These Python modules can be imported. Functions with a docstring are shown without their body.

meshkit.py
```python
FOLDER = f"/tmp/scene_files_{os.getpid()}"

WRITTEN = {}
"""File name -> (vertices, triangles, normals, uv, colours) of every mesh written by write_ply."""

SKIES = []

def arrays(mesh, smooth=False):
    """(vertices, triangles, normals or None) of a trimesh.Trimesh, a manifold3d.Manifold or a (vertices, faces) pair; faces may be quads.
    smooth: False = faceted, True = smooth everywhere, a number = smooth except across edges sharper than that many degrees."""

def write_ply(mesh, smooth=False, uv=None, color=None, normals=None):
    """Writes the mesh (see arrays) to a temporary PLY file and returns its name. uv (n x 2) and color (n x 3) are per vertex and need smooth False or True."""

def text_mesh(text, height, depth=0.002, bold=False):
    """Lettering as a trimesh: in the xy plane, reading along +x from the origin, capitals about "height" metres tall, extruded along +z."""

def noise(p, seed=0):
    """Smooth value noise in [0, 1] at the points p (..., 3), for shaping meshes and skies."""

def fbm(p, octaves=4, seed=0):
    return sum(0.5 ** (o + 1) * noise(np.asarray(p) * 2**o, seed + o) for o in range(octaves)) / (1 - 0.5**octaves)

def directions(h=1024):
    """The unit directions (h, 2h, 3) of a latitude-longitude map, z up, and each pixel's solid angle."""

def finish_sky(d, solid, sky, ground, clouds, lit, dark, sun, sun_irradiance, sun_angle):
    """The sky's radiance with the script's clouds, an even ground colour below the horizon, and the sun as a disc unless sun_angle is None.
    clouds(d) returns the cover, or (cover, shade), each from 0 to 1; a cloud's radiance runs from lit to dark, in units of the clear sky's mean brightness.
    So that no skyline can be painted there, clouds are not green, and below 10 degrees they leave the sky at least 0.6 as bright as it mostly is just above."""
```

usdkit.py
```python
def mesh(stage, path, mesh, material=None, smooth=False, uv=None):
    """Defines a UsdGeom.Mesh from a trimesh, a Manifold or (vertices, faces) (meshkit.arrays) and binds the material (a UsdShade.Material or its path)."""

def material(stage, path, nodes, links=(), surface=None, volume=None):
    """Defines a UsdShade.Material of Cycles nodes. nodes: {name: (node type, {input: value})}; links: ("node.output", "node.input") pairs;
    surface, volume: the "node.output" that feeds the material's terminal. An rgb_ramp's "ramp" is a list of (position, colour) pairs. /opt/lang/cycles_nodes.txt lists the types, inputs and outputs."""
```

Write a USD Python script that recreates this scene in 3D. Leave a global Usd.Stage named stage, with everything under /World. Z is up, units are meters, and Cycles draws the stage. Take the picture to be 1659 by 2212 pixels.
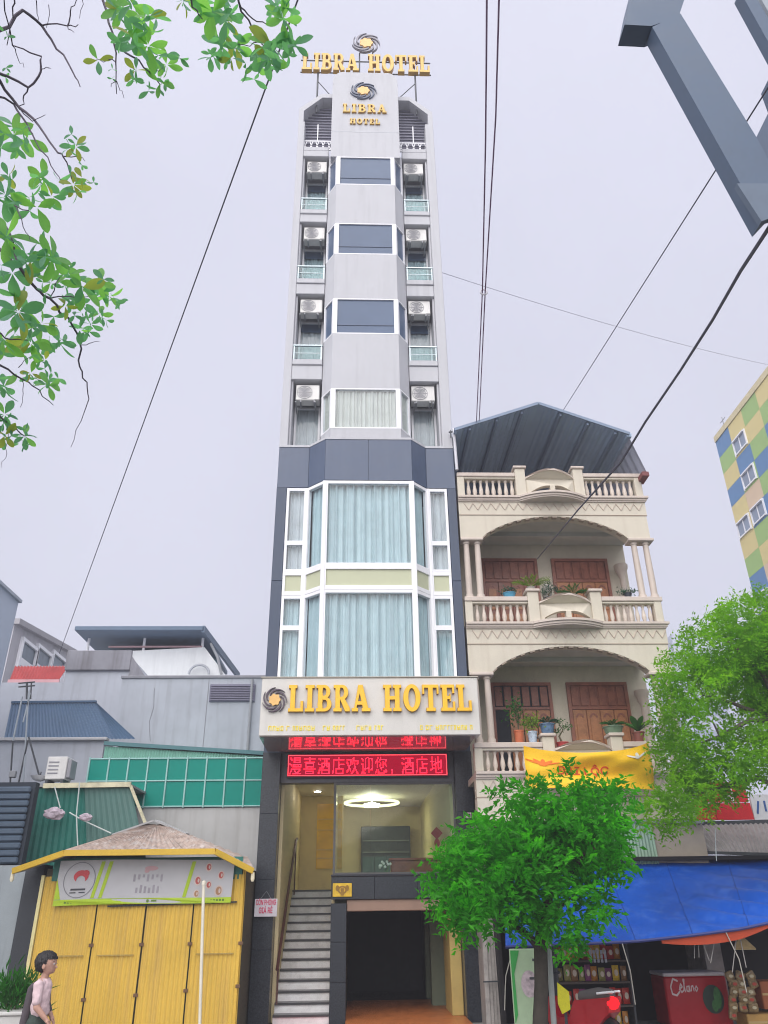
import math, random
import numpy as np, trimesh, shapely, manifold3d
from shapely.geometry import Polygon, Point, box as sbox
from shapely.ops import unary_union
from shapely import affinity
from pxr import Usd, UsdGeom, UsdLux, UsdShade, Gf, Sdf, Vt
import usdkit, meshkit

stage = Usd.Stage.CreateInMemory()
UsdGeom.SetStageUpAxis(stage, UsdGeom.Tokens.z)
UsdGeom.SetStageMetersPerUnit(stage, 1.0)
UsdGeom.Xform.Define(stage, '/World')
UsdGeom.Scope.Define(stage, '/World/Looks')
R_ = random.Random(7)
RG = np.random.default_rng(11)

# ------------------------------------------------------------------ camera, sky, sun
CAM = np.array([0.0, -15.0, 1.6])
PITCH, YAW, ROLL = math.radians(27.263), math.radians(2.2243), math.radians(-0.7573)
FPX, CX, CY = 1662.0, 829.5, 1106.0
_F = np.array([math.sin(YAW) * math.cos(PITCH), math.cos(YAW) * math.cos(PITCH), math.sin(PITCH)])
_R0 = np.array([math.cos(YAW), -math.sin(YAW), 0.0]); _U0 = np.cross(_R0, _F)
_R = math.cos(ROLL) * _R0 + math.sin(ROLL) * _U0
_U = -math.sin(ROLL) * _R0 + math.cos(ROLL) * _U0
EXPOSURE = 1.36
HAZE = 0.0035
cam = UsdGeom.Camera.Define(stage, '/World/camera')
cam.CreateProjectionAttr('perspective')
cam.CreateFocalLengthAttr(26.0)
cam.CreateHorizontalApertureAttr(26.0 * 1659.0 / FPX)
cam.CreateVerticalApertureAttr(26.0 * 2212.0 / FPX)
cam.CreateClippingRangeAttr(Gf.Vec2f(0.05, 5000))
cam.CreateExposureAttr(EXPOSURE)
UsdGeom.Xformable(cam).AddTransformOp().Set(Gf.Matrix4d(*_R, 0, *_U, 0, *(-_F), 0, *CAM, 1))

SUN_EL, SUN_AZ = math.radians(40), math.radians(200)     # azimuth: atan2(x, y)
sund = np.array([math.sin(SUN_AZ) * math.cos(SUN_EL), math.cos(SUN_AZ) * math.cos(SUN_EL), math.sin(SUN_EL)])
dome = UsdLux.DomeLight.Define(stage, '/World/sky')
dome.GetPrim().SetCustomDataByKey('kind', 'structure')
SKYM = usdkit.material(stage, '/World/Looks/overcast_sky', {
    'tc': ('texture_coordinate', {}),
    'sep': ('separate_xyz', {}),
    'mr': ('map_range', {'from_min': 0.0, 'from_max': 1.0, 'to_min': 0.0, 'to_max': 1.0, 'clamp': True}),
    'deck': ('rgb_ramp', {'ramp': [(0.0, (2.72, 2.76, 3.18)), (0.35, (2.94, 2.96, 3.46)), (0.75, (2.94, 2.96, 3.5)), (1.0, (3.5, 3.5, 4.05))]}),
    'n': ('noise_texture', {'scale': 2.2, 'detail': 4.0, 'roughness': 0.5}),
    'nr': ('map_range', {'from_min': 0.3, 'from_max': 0.7, 'to_min': 0.955, 'to_max': 1.04, 'clamp': True}),
    'mul': ('mix_color', {'blend_type': 'multiply', 'fac': 1.0, 'use_clamp': False}),
    'sky': ('sky_texture', {'sky_type': 'single_scattering', 'sun_disc': False, 'sun_elevation': SUN_EL, 'sun_rotation': SUN_AZ}),
    'mix': ('mix_color', {'blend_type': 'mix', 'fac': 0.96, 'use_clamp': False}),
    'bg': ('background_shader', {'strength': 0.1}),
}, [('tc.generated', 'sep.vector'), ('sep.z', 'mr.value'), ('mr.result', 'deck.fac'), ('tc.generated', 'n.vector'), ('n.fac', 'nr.value'),
    ('deck.color', 'mul.a'), ('nr.result', 'mul.b'), ('sky.color', 'mix.a'), ('mul.result', 'mix.b'), ('mix.result', 'bg.color')], surface='bg.background')
UsdShade.MaterialBindingAPI.Apply(dome.GetPrim()).Bind(SKYM)
sun = UsdLux.DistantLight.Define(stage, '/World/sun')
sun.CreateIntensityAttr(0.4); sun.CreateAngleAttr(80.0); sun.CreateNormalizeAttr(True)
sun.CreateColorAttr(Gf.Vec3f(1.0, 0.965, 0.92))
_z = sund; _x = np.cross([0, 0, 1.0], _z); _x /= np.linalg.norm(_x); _y = np.cross(_z, _x)
UsdGeom.Xformable(sun).AddTransformOp().Set(Gf.Matrix4d(*_x, 0, *_y, 0, *_z, 0, 0, 0, 50, 1))

# ------------------------------------------------------------------ measuring: a sight line met with a plane of the place
def ray(u, v):
    d = (u - CX) / FPX * _R - (v - CY) / FPX * _U + _F
    return d
def at(u, v, Y):
    d = ray(u, v); return CAM + d * ((Y - CAM[1]) / d[1])
def atx(u, v, X):
    d = ray(u, v); return CAM + d * ((X - CAM[0]) / d[0])
def along(u, v, dist):
    d = ray(u, v); return CAM + d / np.linalg.norm(d) * dist

# ------------------------------------------------------------------ things and parts
class Node:
    def __init__(s, path, base): s.path, s.base, s.prim = path, np.asarray(base, float), stage.GetPrimAtPath(path)
_used = {}
def numbered(parent, name):
    k = parent + '/' + name
    n = _used.get(k, -1) + 1; _used[k] = n
    return k if n == 0 else f'{k}_{n:03d}'
def put(p, **kw):
    for k, v in kw.items():
        if v: p.SetCustomDataByKey(k, v)
def thing(name, label, cat, loc=(0, 0, 0), group=None, kind=None):
    path = numbered('/World', name)
    x = UsdGeom.Xform.Define(stage, path); x.AddTranslateOp().Set(Gf.Vec3d(*map(float, loc)))
    put(x.GetPrim(), label=label, category=cat, group=group, kind=kind)
    return Node(path, loc)
def obj(name, mesh, m, parent=None, smooth=False, label=None, cat=None, group=None, kind=None):
    path = numbered(parent.path if parent else '/World', name)
    base = parent.base if parent else np.zeros(3)
    v, f, n = meshkit.arrays(mesh, smooth)
    usdkit.mesh(stage, path, (v - base, f), m) if n is None else None
    if n is not None:
        q = usdkit.mesh(stage, path, (v - base, f), m)
        q.CreateNormalsAttr(Vt.Vec3fArray.FromNumpy(n.astype(np.float32))); q.SetNormalsInterpolation('vertex')
    p = stage.GetPrimAtPath(path)
    put(p, label=label, category=cat, group=group, kind=kind)
    return Node(path, base)
def struct(name, mesh, m, label=None):
    return obj(name, mesh, m, label=label, kind='structure')
def copy(src, loc, label=None, rotz=0.0, scale=None):
    name = src.path.split('/')[-1]
    if name[-4:-3] == '_' and name[-3:].isdigit(): name = name[:-4]
    path = numbered('/World', name)
    x = UsdGeom.Xform.Define(stage, path)
    p = x.GetPrim(); p.GetReferences().AddInternalReference(src.path); p.SetInstanceable(True)
    x.ClearXformOpOrder()
    x.AddTransformOp().Set(Gf.Matrix4d().SetScale(Gf.Vec3d(*(scale or (1, 1, 1)))) * Gf.Matrix4d().SetRotate(Gf.Rotation(Gf.Vec3d(0, 0, 1), math.degrees(rotz))) * Gf.Matrix4d().SetTranslate(Gf.Vec3d(*map(float, loc))))
    was = src.prim.GetCustomData()
    put(p, label=label or was.get('label'), category=was.get('category'), group=was.get('group'))
    return Node(path, loc)

# ------------------------------------------------------------------ shapes
cat_ = trimesh.util.concatenate
def T(v, f): return trimesh.Trimesh(np.asarray(v, float), np.asarray(f), process=False)
def box(x0, x1, y0, y1, z0, z1):
    m = trimesh.creation.box((abs(x1 - x0), abs(y1 - y0), abs(z1 - z0)))
    m.apply_translation(((x0 + x1) / 2, (y0 + y1) / 2, (z0 + z1) / 2)); return m
def cbox(x0, x1, y0, y1, z0, z1, c=0.012):
    x0, x1 = min(x0, x1), max(x0, x1); y0, y1 = min(y0, y1), max(y0, y1); z0, z1 = min(z0, z1), max(z0, z1)
    c = min(c, (x1 - x0) * .3, (y1 - y0) * .3, (z1 - z0) * .3)
    p = []
    for x, sx in ((x0, 1), (x1, -1)):
        for y, sy in ((y0, 1), (y1, -1)):
            for z, sz in ((z0, 1), (z1, -1)):
                p += [(x, y + sy * c, z + sz * c), (x + sx * c, y, z + sz * c), (x + sx * c, y + sy * c, z)]
    return trimesh.convex.convex_hull(np.array(p))
def frame_of(d):
    d = d / np.linalg.norm(d)
    a = np.array([0, 0, 1.0]) if abs(d[2]) < .9 else np.array([0, 1.0, 0])
    r = np.cross(d, a); r /= np.linalg.norm(r); return d, r, np.cross(r, d)
def bar(p, q, w=0.05, h=None):
    p, q = np.asarray(p, float), np.asarray(q, float); h = h or w
    d, r, u = frame_of(q - p)
    c = [p + sx * r * w / 2 + su * u * h / 2 for sx, su in ((-1, -1), (1, -1), (1, 1), (-1, 1))]
    c += [x + (q - p) for x in c]
    return T(c, [[0, 2, 1], [0, 3, 2], [4, 5, 6], [4, 6, 7], [0, 1, 5], [0, 5, 4], [1, 2, 6], [1, 6, 5], [2, 3, 7], [2, 7, 6], [3, 0, 4], [3, 4, 7]])
def tube(pts, rad, n=8, caps=True):
    pts = np.asarray(pts, float); rad = np.broadcast_to(np.asarray(rad, float), (len(pts),))
    V, F = [], []
    prev = None
    for i, p in enumerate(pts):
        d = pts[min(i + 1, len(pts) - 1)] - pts[max(i - 1, 0)]
        d, r, u = frame_of(d)
        if prev is not None:
            r = prev - d * (prev @ d); r /= max(np.linalg.norm(r), 1e-9); u = np.cross(r, d)
        prev = r
        a = np.arange(n) / n * 2 * np.pi
        V.append(p + rad[i] * (np.cos(a)[:, None] * r - np.sin(a)[:, None] * u))
    V = np.vstack(V)
    for i in range(len(pts) - 1):
        for k in range(n):
            a, b = i * n + k, i * n + (k + 1) % n
            F += [[a, b, b + n], [a, b + n, a + n]]
    if caps:
        for k in range(1, n - 1):
            F.append([0, k + 1, k]); o = (len(pts) - 1) * n; F.append([o, o + k, o + k + 1])
    return T(V, F)
def lathe(prof, c=(0, 0, 0), n=12):
    """prof: (radius, z) from the bottom up"""
    a = np.arange(n) / n * 2 * np.pi
    V = np.vstack([np.stack([r * np.cos(a), r * np.sin(a), np.full(n, z)], 1) for r, z in prof]) + np.asarray(c, float)
    F = []
    for i in range(len(prof) - 1):
        for k in range(n):
            p, q = i * n + k, i * n + (k + 1) % n
            F += [[p, q, q + n], [p, q + n, p + n]]
    for k in range(1, n - 1):
        F.append([0, k + 1, k]); o = (len(prof) - 1) * n; F.append([o, o + k, o + k + 1])
    return T(V, F)
def _ext(poly, h):
    ps = [g for g in getattr(poly, 'geoms', [poly]) if g.geom_type == 'Polygon' and g.area > 1e-9]
    return cat_([trimesh.creation.extrude_polygon(g, h, engine='earcut') for g in ps])
def PG(p): return p if hasattr(p, 'geom_type') else Polygon(p)
def xz(poly, y0, y1):
    m = _ext(PG(poly), y1 - y0); v = np.array(m.vertices)
    return T(np.stack([v[:, 0], y1 - v[:, 2], v[:, 1]], 1), m.faces)
def xy(poly, z0, z1):
    m = _ext(PG(poly), z1 - z0); v = np.array(m.vertices)
    return T(np.stack([v[:, 0], v[:, 1], v[:, 2] + z0], 1), m.faces)
def yz(poly, x0, x1):
    m = _ext(PG(poly), x1 - x0); v = np.array(m.vertices)
    return T(np.stack([v[:, 2] + x0, v[:, 0], v[:, 1]], 1), m.faces)
def patch(fn, nu, nv, thick=None):
    """fn(u, v) -> points (.., 3) over the unit square; thick gives the sheet a back"""
    u, v = np.meshgrid(np.linspace(0, 1, nu + 1), np.linspace(0, 1, nv + 1), indexing='ij')
    P = fn(u, v).reshape(-1, 3)
    F = []
    for i in range(nu):
        for k in range(nv):
            a = i * (nv + 1) + k
            F += [[a, a + nv + 1, a + nv + 2], [a, a + nv + 2, a + 1]]
    return T(P, F)
def bil(c00, c10, c01, c11):
    c00, c10, c01, c11 = (np.asarray(c, float) for c in (c00, c10, c01, c11))
    return lambda u, v: (c00 * ((1 - u) * (1 - v))[..., None] + c10 * (u * (1 - v))[..., None] + c01 * ((1 - u) * v)[..., None] + c11 * (u * v)[..., None])
def corr(c00, c10, c01, c11, waves, amp, per=4, nv=1):
    """corrugated sheet: the ribs run along v"""
    f = bil(c00, c10, c01, c11)
    n = np.cross(np.asarray(c10, float) - c00, np.asarray(c01, float) - c00); n /= np.linalg.norm(n)
    def g(u, v):
        q = f(u, v); dent = (meshkit.fbm(q * 2.1 + 7, 2, 4) - .5) * min(.03, amp * 1.6) if nv > 1 else 0.
        return q + n * (amp * np.cos(u * waves * 2 * np.pi) + dent)[..., None]
    return patch(g, waves * per, nv)
def curtain(x0, x1, z0, z1, y, folds, amp=0.035, seed=0, ax=None):
    rg = np.random.default_rng(seed); ph = rg.uniform(0, 6, 4); a2 = rg.uniform(.3, .8, 3)
    p, q = (np.array([x0, y, 0.]), np.array([x1, y, 0.])) if ax is None else (np.array([*ax[0], 0.]), np.array([*ax[1], 0.]))
    d = (q - p); nrm = np.array([d[1], -d[0], 0]); nrm /= np.linalg.norm(nrm)
    def g(u, v):
        w = np.sin(u * folds * 2 * np.pi + ph[0] + .7 * np.sin(u * 7 + ph[1])) + a2[0] * np.sin(u * folds * 3.3 * np.pi + ph[2]) + a2[1] * np.sin(u * folds * .9 * np.pi + ph[3])
        w = w * (1 - .12 * v)
        return p + d * u[..., None] + nrm * (amp * w)[..., None] + np.array([0, 0, 1.]) * (z0 + (z1 - z0) * v)[..., None]
    return patch(g, folds * 7, 2)
def rings(c, r, n=20): return Point(*c).buffer(r, quad_segs=max(3, n // 4))
def ell(cx, cy, rx, ry): return affinity.scale(Point(cx, cy).buffer(1, quad_segs=10), rx, ry, origin=(cx, cy))

# ------------------------------------------------------------------ materials
def lin(r, g, b): return tuple((c / 255 / 12.92 if c < 10.31 else ((c / 255 + .055) / 1.055) ** 2.4) for c in (r, g, b))
_mats = {}
def mat(name, c, rough=.6, var=.14, scale=2.5, bump=.0, bscale=60, spec=.4, metal=0., streak=0., streakc=None, coat=0., tr=0., dirt=None, island=0.):
    if name in _mats: return _mats[name]
    c = np.array(c, float)
    N = {'p': ('principled_bsdf', {'roughness': rough, 'specular_ior_level': spec, 'metallic': metal, 'coat_weight': coat}),
         'g': ('geometry', {}),
         'n': ('noise_texture', {'scale': scale, 'detail': 6.0, 'roughness': .62}),
         'r': ('rgb_ramp', {'ramp': [(.28, c * (1 - var)), (.5, c), (.74, np.minimum(c * (1 + var * .8), .95))]})}
    L = [('g.position', 'n.vector'), ('n.fac', 'r.fac')]
    out = 'r.color'
    if streak:
        sc = np.array(streakc if streakc is not None else c * .35, float)
        N |= {'mp': ('mapping', {'scale': (5.5, 5.5, .35)}), 'n2': ('noise_texture', {'scale': 1.0, 'detail': 5.0, 'roughness': .6}),
              'r2': ('rgb_ramp', {'ramp': [(.5, (0, 0, 0)), (.72, (streak, streak, streak))]}), 'm2': ('mix_color', {'blend_type': 'mix', 'b': sc})}
        L += [('g.position', 'mp.vector'), ('mp.vector', 'n2.vector'), ('n2.fac', 'r2.fac'), ('r2.color', 'm2.fac'), (out, 'm2.a')]
        out = 'm2.result'
    if island:
        N |= {'ir': ('map_range', {'from_min': 0., 'from_max': 1., 'to_min': 1 - island, 'to_max': 1 + island}), 'im': ('mix_color', {'blend_type': 'multiply', 'fac': 1., 'use_clamp': False})}
        L += [('g.random_per_island', 'ir.value'), (out, 'im.a'), ('ir.result', 'im.b')]; out = 'im.result'
    L.append((out, 'p.base_color'))
    if bump:
        N |= {'bn': ('noise_texture', {'scale': bscale, 'detail': 4.0}), 'b': ('bump', {'strength': bump, 'distance': .01})}
        L += [('g.position', 'bn.vector'), ('bn.fac', 'b.height'), ('b.normal', 'p.normal')]
    N['rn'] = ('map_range', {'from_min': .2, 'from_max': .8, 'to_min': max(rough - .1, .02), 'to_max': min(rough + .12, 1.)})
    L += [('n.fac', 'rn.value'), ('rn.result', 'p.roughness')]
    m = usdkit.material(stage, '/World/Looks/' + name, N, L, surface='p.BSDF'); _mats[name] = m; return m
def glass(name, tint=(.86, .93, .93), ior=1.5, gloss=(1, 1, 1)):
    if name in _mats: return _mats[name]
    m = usdkit.material(stage, '/World/Looks/' + name, {
        't': ('transparent_bsdf', {'color': tint}), 'gl': ('glossy_bsdf', {'roughness': .03, 'color': gloss}), 'f': ('fresnel', {'IOR': ior}),
        'g': ('geometry', {}), 'n': ('noise_texture', {'scale': 1.3, 'detail': 2.0}), 'b': ('bump', {'strength': .05, 'distance': .02}), 'x': ('mix_closure', {}),
        'inv': ('math', {'math_type': 'subtract', 'value1': 1.0}), 'fm': ('math', {'math_type': 'multiply'})},
        [('g.position', 'n.vector'), ('n.fac', 'b.height'), ('b.normal', 'gl.normal'), ('g.backfacing', 'inv.value2'), ('inv.value', 'fm.value1'), ('f.fac', 'fm.value2'), ('fm.value', 'x.fac'), ('t.BSDF', 'x.closure1'), ('gl.BSDF', 'x.closure2')], surface='x.closure')
    _mats[name] = m; return m
def emis(name, c, s):
    if name not in _mats:
        _mats[name] = usdkit.material(stage, '/World/Looks/' + name, {'e': ('emission', {'color': c, 'strength': s})}, [], surface='e.emission')
    return _mats[name]
def leafmat(name, stops, trans=.35, scale=1.4, rough=.45):
    """colour: clumps by place, and each leaf a little different"""
    if name in _mats: return _mats[name]
    N = {'g': ('geometry', {}), 'n': ('noise_texture', {'scale': scale, 'detail': 3.0}), 'mf': ('mix_float', {'fac': .45}),
         'r': ('rgb_ramp', {'ramp': stops}), 'p': ('principled_bsdf', {'roughness': rough, 'specular_ior_level': .35}),
         'tc': ('mix_color', {'blend_type': 'multiply', 'fac': 1., 'b': (1.5, 1.7, .7), 'use_clamp': False}), 't': ('translucent_bsdf', {}), 'x': ('mix_closure', {'fac': trans})}
    L = [('g.position', 'n.vector'), ('n.fac', 'mf.a'), ('g.random_per_island', 'mf.b'), ('mf.result', 'r.fac'), ('r.color', 'p.base_color'), ('r.color', 'tc.a'), ('tc.result', 't.color'),
         ('p.BSDF', 'x.closure1'), ('t.BSDF', 'x.closure2')]
    _mats[name] = usdkit.material(stage, '/World/Looks/' + name, N, L, surface='x.closure'); return _mats[name]

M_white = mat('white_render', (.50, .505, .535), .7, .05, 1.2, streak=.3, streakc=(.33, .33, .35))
M_whitemetal = mat('white_aluminium', (.82, .82, .85), .35, .04)
M_clad = mat('blue_grey_cladding', (.07, .097, .160), .38, .08, 1.5, spec=.5, streak=.2, streakc=(.12, .15, .21))
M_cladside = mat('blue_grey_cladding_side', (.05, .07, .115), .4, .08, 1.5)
M_granite = mat('dark_granite', (.030, .035, .044), .25, .5, 45, spec=.35)
M_winglass = mat('sky_reflection_glass', (.085, .125, .205), .2, .12, .6, spec=.3)  # opaque pane; the bluish sky reflection is put into its base colour
M_darkblind = mat('dark_window_room', (.05, .07, .10), .6)
M_pane = glass('clear_pane', (.94, .97, .98))
M_paneteal = glass('teal_rail_glass', (.72, .86, .86))
M_lobbyglass = glass('lobby_glass', (.86, .94, .90), 1.4)
M_curt = mat('teal_curtain', (.48, .585, .61), .85, .10, 3, spec=.1)
M_curtgrey = mat('grey_curtain', (.54, .56, .58), .85, .10, 3, spec=.1)
M_curtwarm = mat('warm_grey_curtain', (.58, .57, .53), .85, .10, 3, spec=.1)
M_khaki = mat('khaki_panel', (.50, .52, .36), .5, .05)
M_cream = mat('cream_sign_panel', (.62, .60, .56), .4, .05, 1.0, streak=.12)
M_gold = mat('gold_letter_face', (.90, .50, .006), .35, .08, 6, spec=.5)
M_goldside = mat('gold_letter_side', (.50, .26, .02), .4, .1, 6)
M_paleGold = mat('weathered_gold_letter', (.66, .45, .10), .45, .15, 6)
M_emblem = mat('dark_emblem_arm', (.085, .06, .085), .4)
M_emblemgrey = mat('grey_emblem_arm', (.22, .21, .25), .4)
M_emblemblue = mat('blue_emblem_arm', (.07, .09, .15), .4)
M_orange = mat('emblem_core', (.80, .48, .16), .4)
M_yellowtext = mat('yellow_lettering', (.92, .72, .004), .45)
M_soffit = mat('glossy_soffit', (.33, .30, .30), .09, .06, 1.5, spec=.9, coat=.8)
M_grey = mat('grey_metal', (.30, .31, .33), .45)
M_dark = mat('dark_steel', (.06, .065, .075), .5)
M_black = mat('black_plastic', (.015, .015, .017), .45)
M_acwhite = mat('air_conditioner_white', (.74, .73, .71), .45, .08, 5, streak=.2)
M_acgrille = mat('air_conditioner_grille', (.30, .30, .33), .5)
# ------------------------------------------------------------------ slab-serif capitals and the swirl emblem
def B(*a): return sbox(*a)
def letter(ch):
    t = .13
    if ch == 'L': return unary_union([B(.1, 0, .38, 1), B(0, 1 - t, .48, 1), B(0, 0, .84, t), B(.68, 0, .84, .40)])
    if ch == 'I': return unary_union([B(.12, 0, .40, 1), B(0, 1 - t, .52, 1), B(0, 0, .52, t)])
    if ch == 'B':
        o = unary_union([B(0, 0, .5, t), B(0, 1 - t, .5, 1), B(.1, 0, .5, 1), ell(.46, .735, .34, .265), ell(.48, .275, .40, .275)])
        return o - unary_union([B(.38, .60, .46, .88), ell(.46, .74, .10, .14), B(.38, .12, .48, .43), ell(.49, .275, .13, .155)])
    if ch == 'R':
        o = unary_union([B(0, 0, .48, t), B(0, 1 - t, .5, 1), B(.1, 0, .38, 1), B(.3, .44, .5, 1), ell(.48, .715, .36, .285), Polygon([(.34, .5), (.62, .5), (.94, t), (.94, 0), (.66, 0)])])
        return o - unary_union([B(.38, .55, .47, .88), ell(.47, .715, .12, .165)])
    if ch == 'A':
        o = unary_union([Polygon([(.36, 1), (.62, 1), (.98, 0), (.66, 0), (.45, .66), (.24, 0), (.10, 0)]), B(.25, .24, .75, .38), B(0, 0, .36, t), B(.56, 0, 1.06, t)]); return o
    if ch == 'H': return unary_union([B(.1, 0, .38, 1), B(.66, 0, .94, 1), B(0, 0, .48, t), B(0, 1 - t, .48, 1), B(.56, 0, 1.04, t), B(.56, 1 - t, 1.04, 1), B(.3, .43, .7, .57)])
    if ch == 'O': return ell(.5, .5, .5, .52) - ell(.5, .5, .20, .36)
    if ch == 'T': return unary_union([B(.33, 0, .61, 1), B(.2, 0, .74, t), B(0, 1 - t, .94, 1), B(0, .64, .12, 1), B(.82, .64, .94, 1)])
    if ch == 'E': return unary_union([B(.1, 0, .38, 1), B(0, 0, .82, t), B(0, 1 - t, .80, 1), B(.68, 0, .82, .36), B(.67, .66, .80, 1), B(.3, .44, .58, .57), B(.50, .36, .58, .65)])
WID = dict(L=.84, I=.52, B=.88, R=.94, A=1.06, H=1.04, O=1.0, T=.94, E=.82)
WID[' '] = .52
def letters(parent, text, x0, x1, z0, h, yfront, depth, face, side, gap=.16, zslope=0.):
    tot = sum(WID[c] for c in text) + gap * (len(text) - 1)
    s = (x1 - x0) / tot; x = 0
    for c in text:
        if c != ' ':
            p = affinity.translate(affinity.scale(letter(c), s, h, origin=(0, 0)), x0 + x * s, z0 + zslope * x * s)
            n = obj('letter', xz(p.buffer(-.008 * h), yfront, yfront + .012), face, parent)
            obj('letter_side', xz(p, yfront + .0121, yfront + depth), side, n)
        x += WID[c] + gap
def emblem(parent, cx, cz, r, y, depth, arm, core, n=7, sq=1.0):
    for k in range(n):
        th0 = 2 * math.pi * k / n + .6
        L, Rr = [], []
        for t in np.linspace(0, 1, 14):
            rad = r * (.50 + .50 * t ** .8); th = th0 - 1.75 * t
            w = r * .062 * math.sin(math.pi * min(1, .12 + .9 * t)) + .006 * r
            L.append((cx + (rad + w) * math.cos(th), cz + sq * (rad + w) * math.sin(th))); Rr.append((cx + (rad - w) * math.cos(th), cz + sq * (rad - w) * math.sin(th)))
        obj('emblem_arm', xz(Polygon(L + Rr[::-1]).buffer(0), y, y + depth), arm, parent)
    a = [(cx + r * .44 * (1 + .10 * math.cos(7 * th)) * math.cos(th), cz + sq * r * .44 * (1 + .10 * math.cos(7 * th)) * math.sin(th)) for th in np.linspace(0, 2 * math.pi, 40)[:-1]]
    obj('emblem_core', xz(Polygon(a), y - .006, y + depth), core, parent)

# ------------------------------------------------------------------ ground
M_ground = mat('concrete_pavement', (.30, .29, .28), .85, .25, 1.5, bump=.3)
M_road = mat('asphalt', (.055, .055, .058), .85, .3, 3, bump=.4, bscale=120)
M_tilefloor = mat('orange_ramp_tile', (.52, .17, .05), .35, .12, 3)
gz = -0.2
struct('ground', box(-150, 150, -150, 150, -.9, -.355), mat('far_ground', (.20, .19, .18), .9, .25, .2))
struct('road', box(-149, 149, -24, -6.2, -.354, -.35), M_road)
struct('pavement', box(-60, 60, -6.2, 1.05, -.353, gz), M_ground)
struct('kerb', box(-60, 60, -6.36, -6.203, -.352, gz + .004), mat('kerb_stone', (.36, .35, .34), .8, .15, 4))

hz_mat = usdkit.material(stage, '/World/Looks/humid_air', {'v': ('principled_volume', {'color': (.93, .93, 1.0), 'density': HAZE, 'anisotropy': .2})}, [], volume='v.volume')
obj('haze', box(-155, 155, -155, 155, -1.9, 30.0), hz_mat, label='pale humid haze filling the air of the street', cat='haze', kind='stuff')
# ------------------------------------------------------------------ the hotel tower
H = thing('hotel', 'tall narrow white and blue-grey hotel tower with bay windows up its middle', 'hotel', (.2, 0, gz))
XL, XR = -1.79, 2.19
bay = [(-.86, .02), (-.62, -.35), (.98, -.35), (1.23, .02)]
def baypoly(back=.6, off=0.0):
    (a, b), (c, d), (e, f), (g, h) = bay
    return Polygon([(a - off, back), (a - off, b - off * .4), (c - off * .6, d - off), (e + off * .6, f - off), (g + off, h - off * .4), (g + off, back)])
obj('wall', cat_([box(XL + .003, XR - .003, 1.0, 13, 5.5, 21.2), box(XL + .004, XR - .004, 6.6, 12.9, 21.2, 23.4)]), M_white, H, label='plain white side and rear walls of the tower')
# pilasters, gently narrower than the recesses beside them
for a, b in ((XL, -1.60), (1.95, XR)):
    obj('pilaster', cbox(a, b, -.02, 1.0, 11.0, 22.3 if a < 0 else 22.3), M_white, H)
    inner = b if a < 0 else a
    obj('pilaster_rib', cbox(min(inner, inner + (.05 if a < 0 else -.05)), max(inner, inner + (.05 if a < 0 else -.05)), .06, 1.0, 11.0, 21.2), M_white, H)
wins = [(11.29, 12.40), (14.03, 15.15), (16.66, 17.77), (19.25, 20.37)]
spz = [(10.98, 11.29), (12.40, 14.03), (15.15, 16.66), (17.77, 19.25)]
for a, b in spz: obj('bay_spandrel', xy(baypoly(.55), a, b), M_white, H)
def bayface(i, inset=0.0):
    p, q = np.array(bay[i]), np.array(bay[i + 1]); d = (q - p) / np.linalg.norm(q - p); n = np.array([d[1], -d[0]])
    return p, q, d, n
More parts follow.
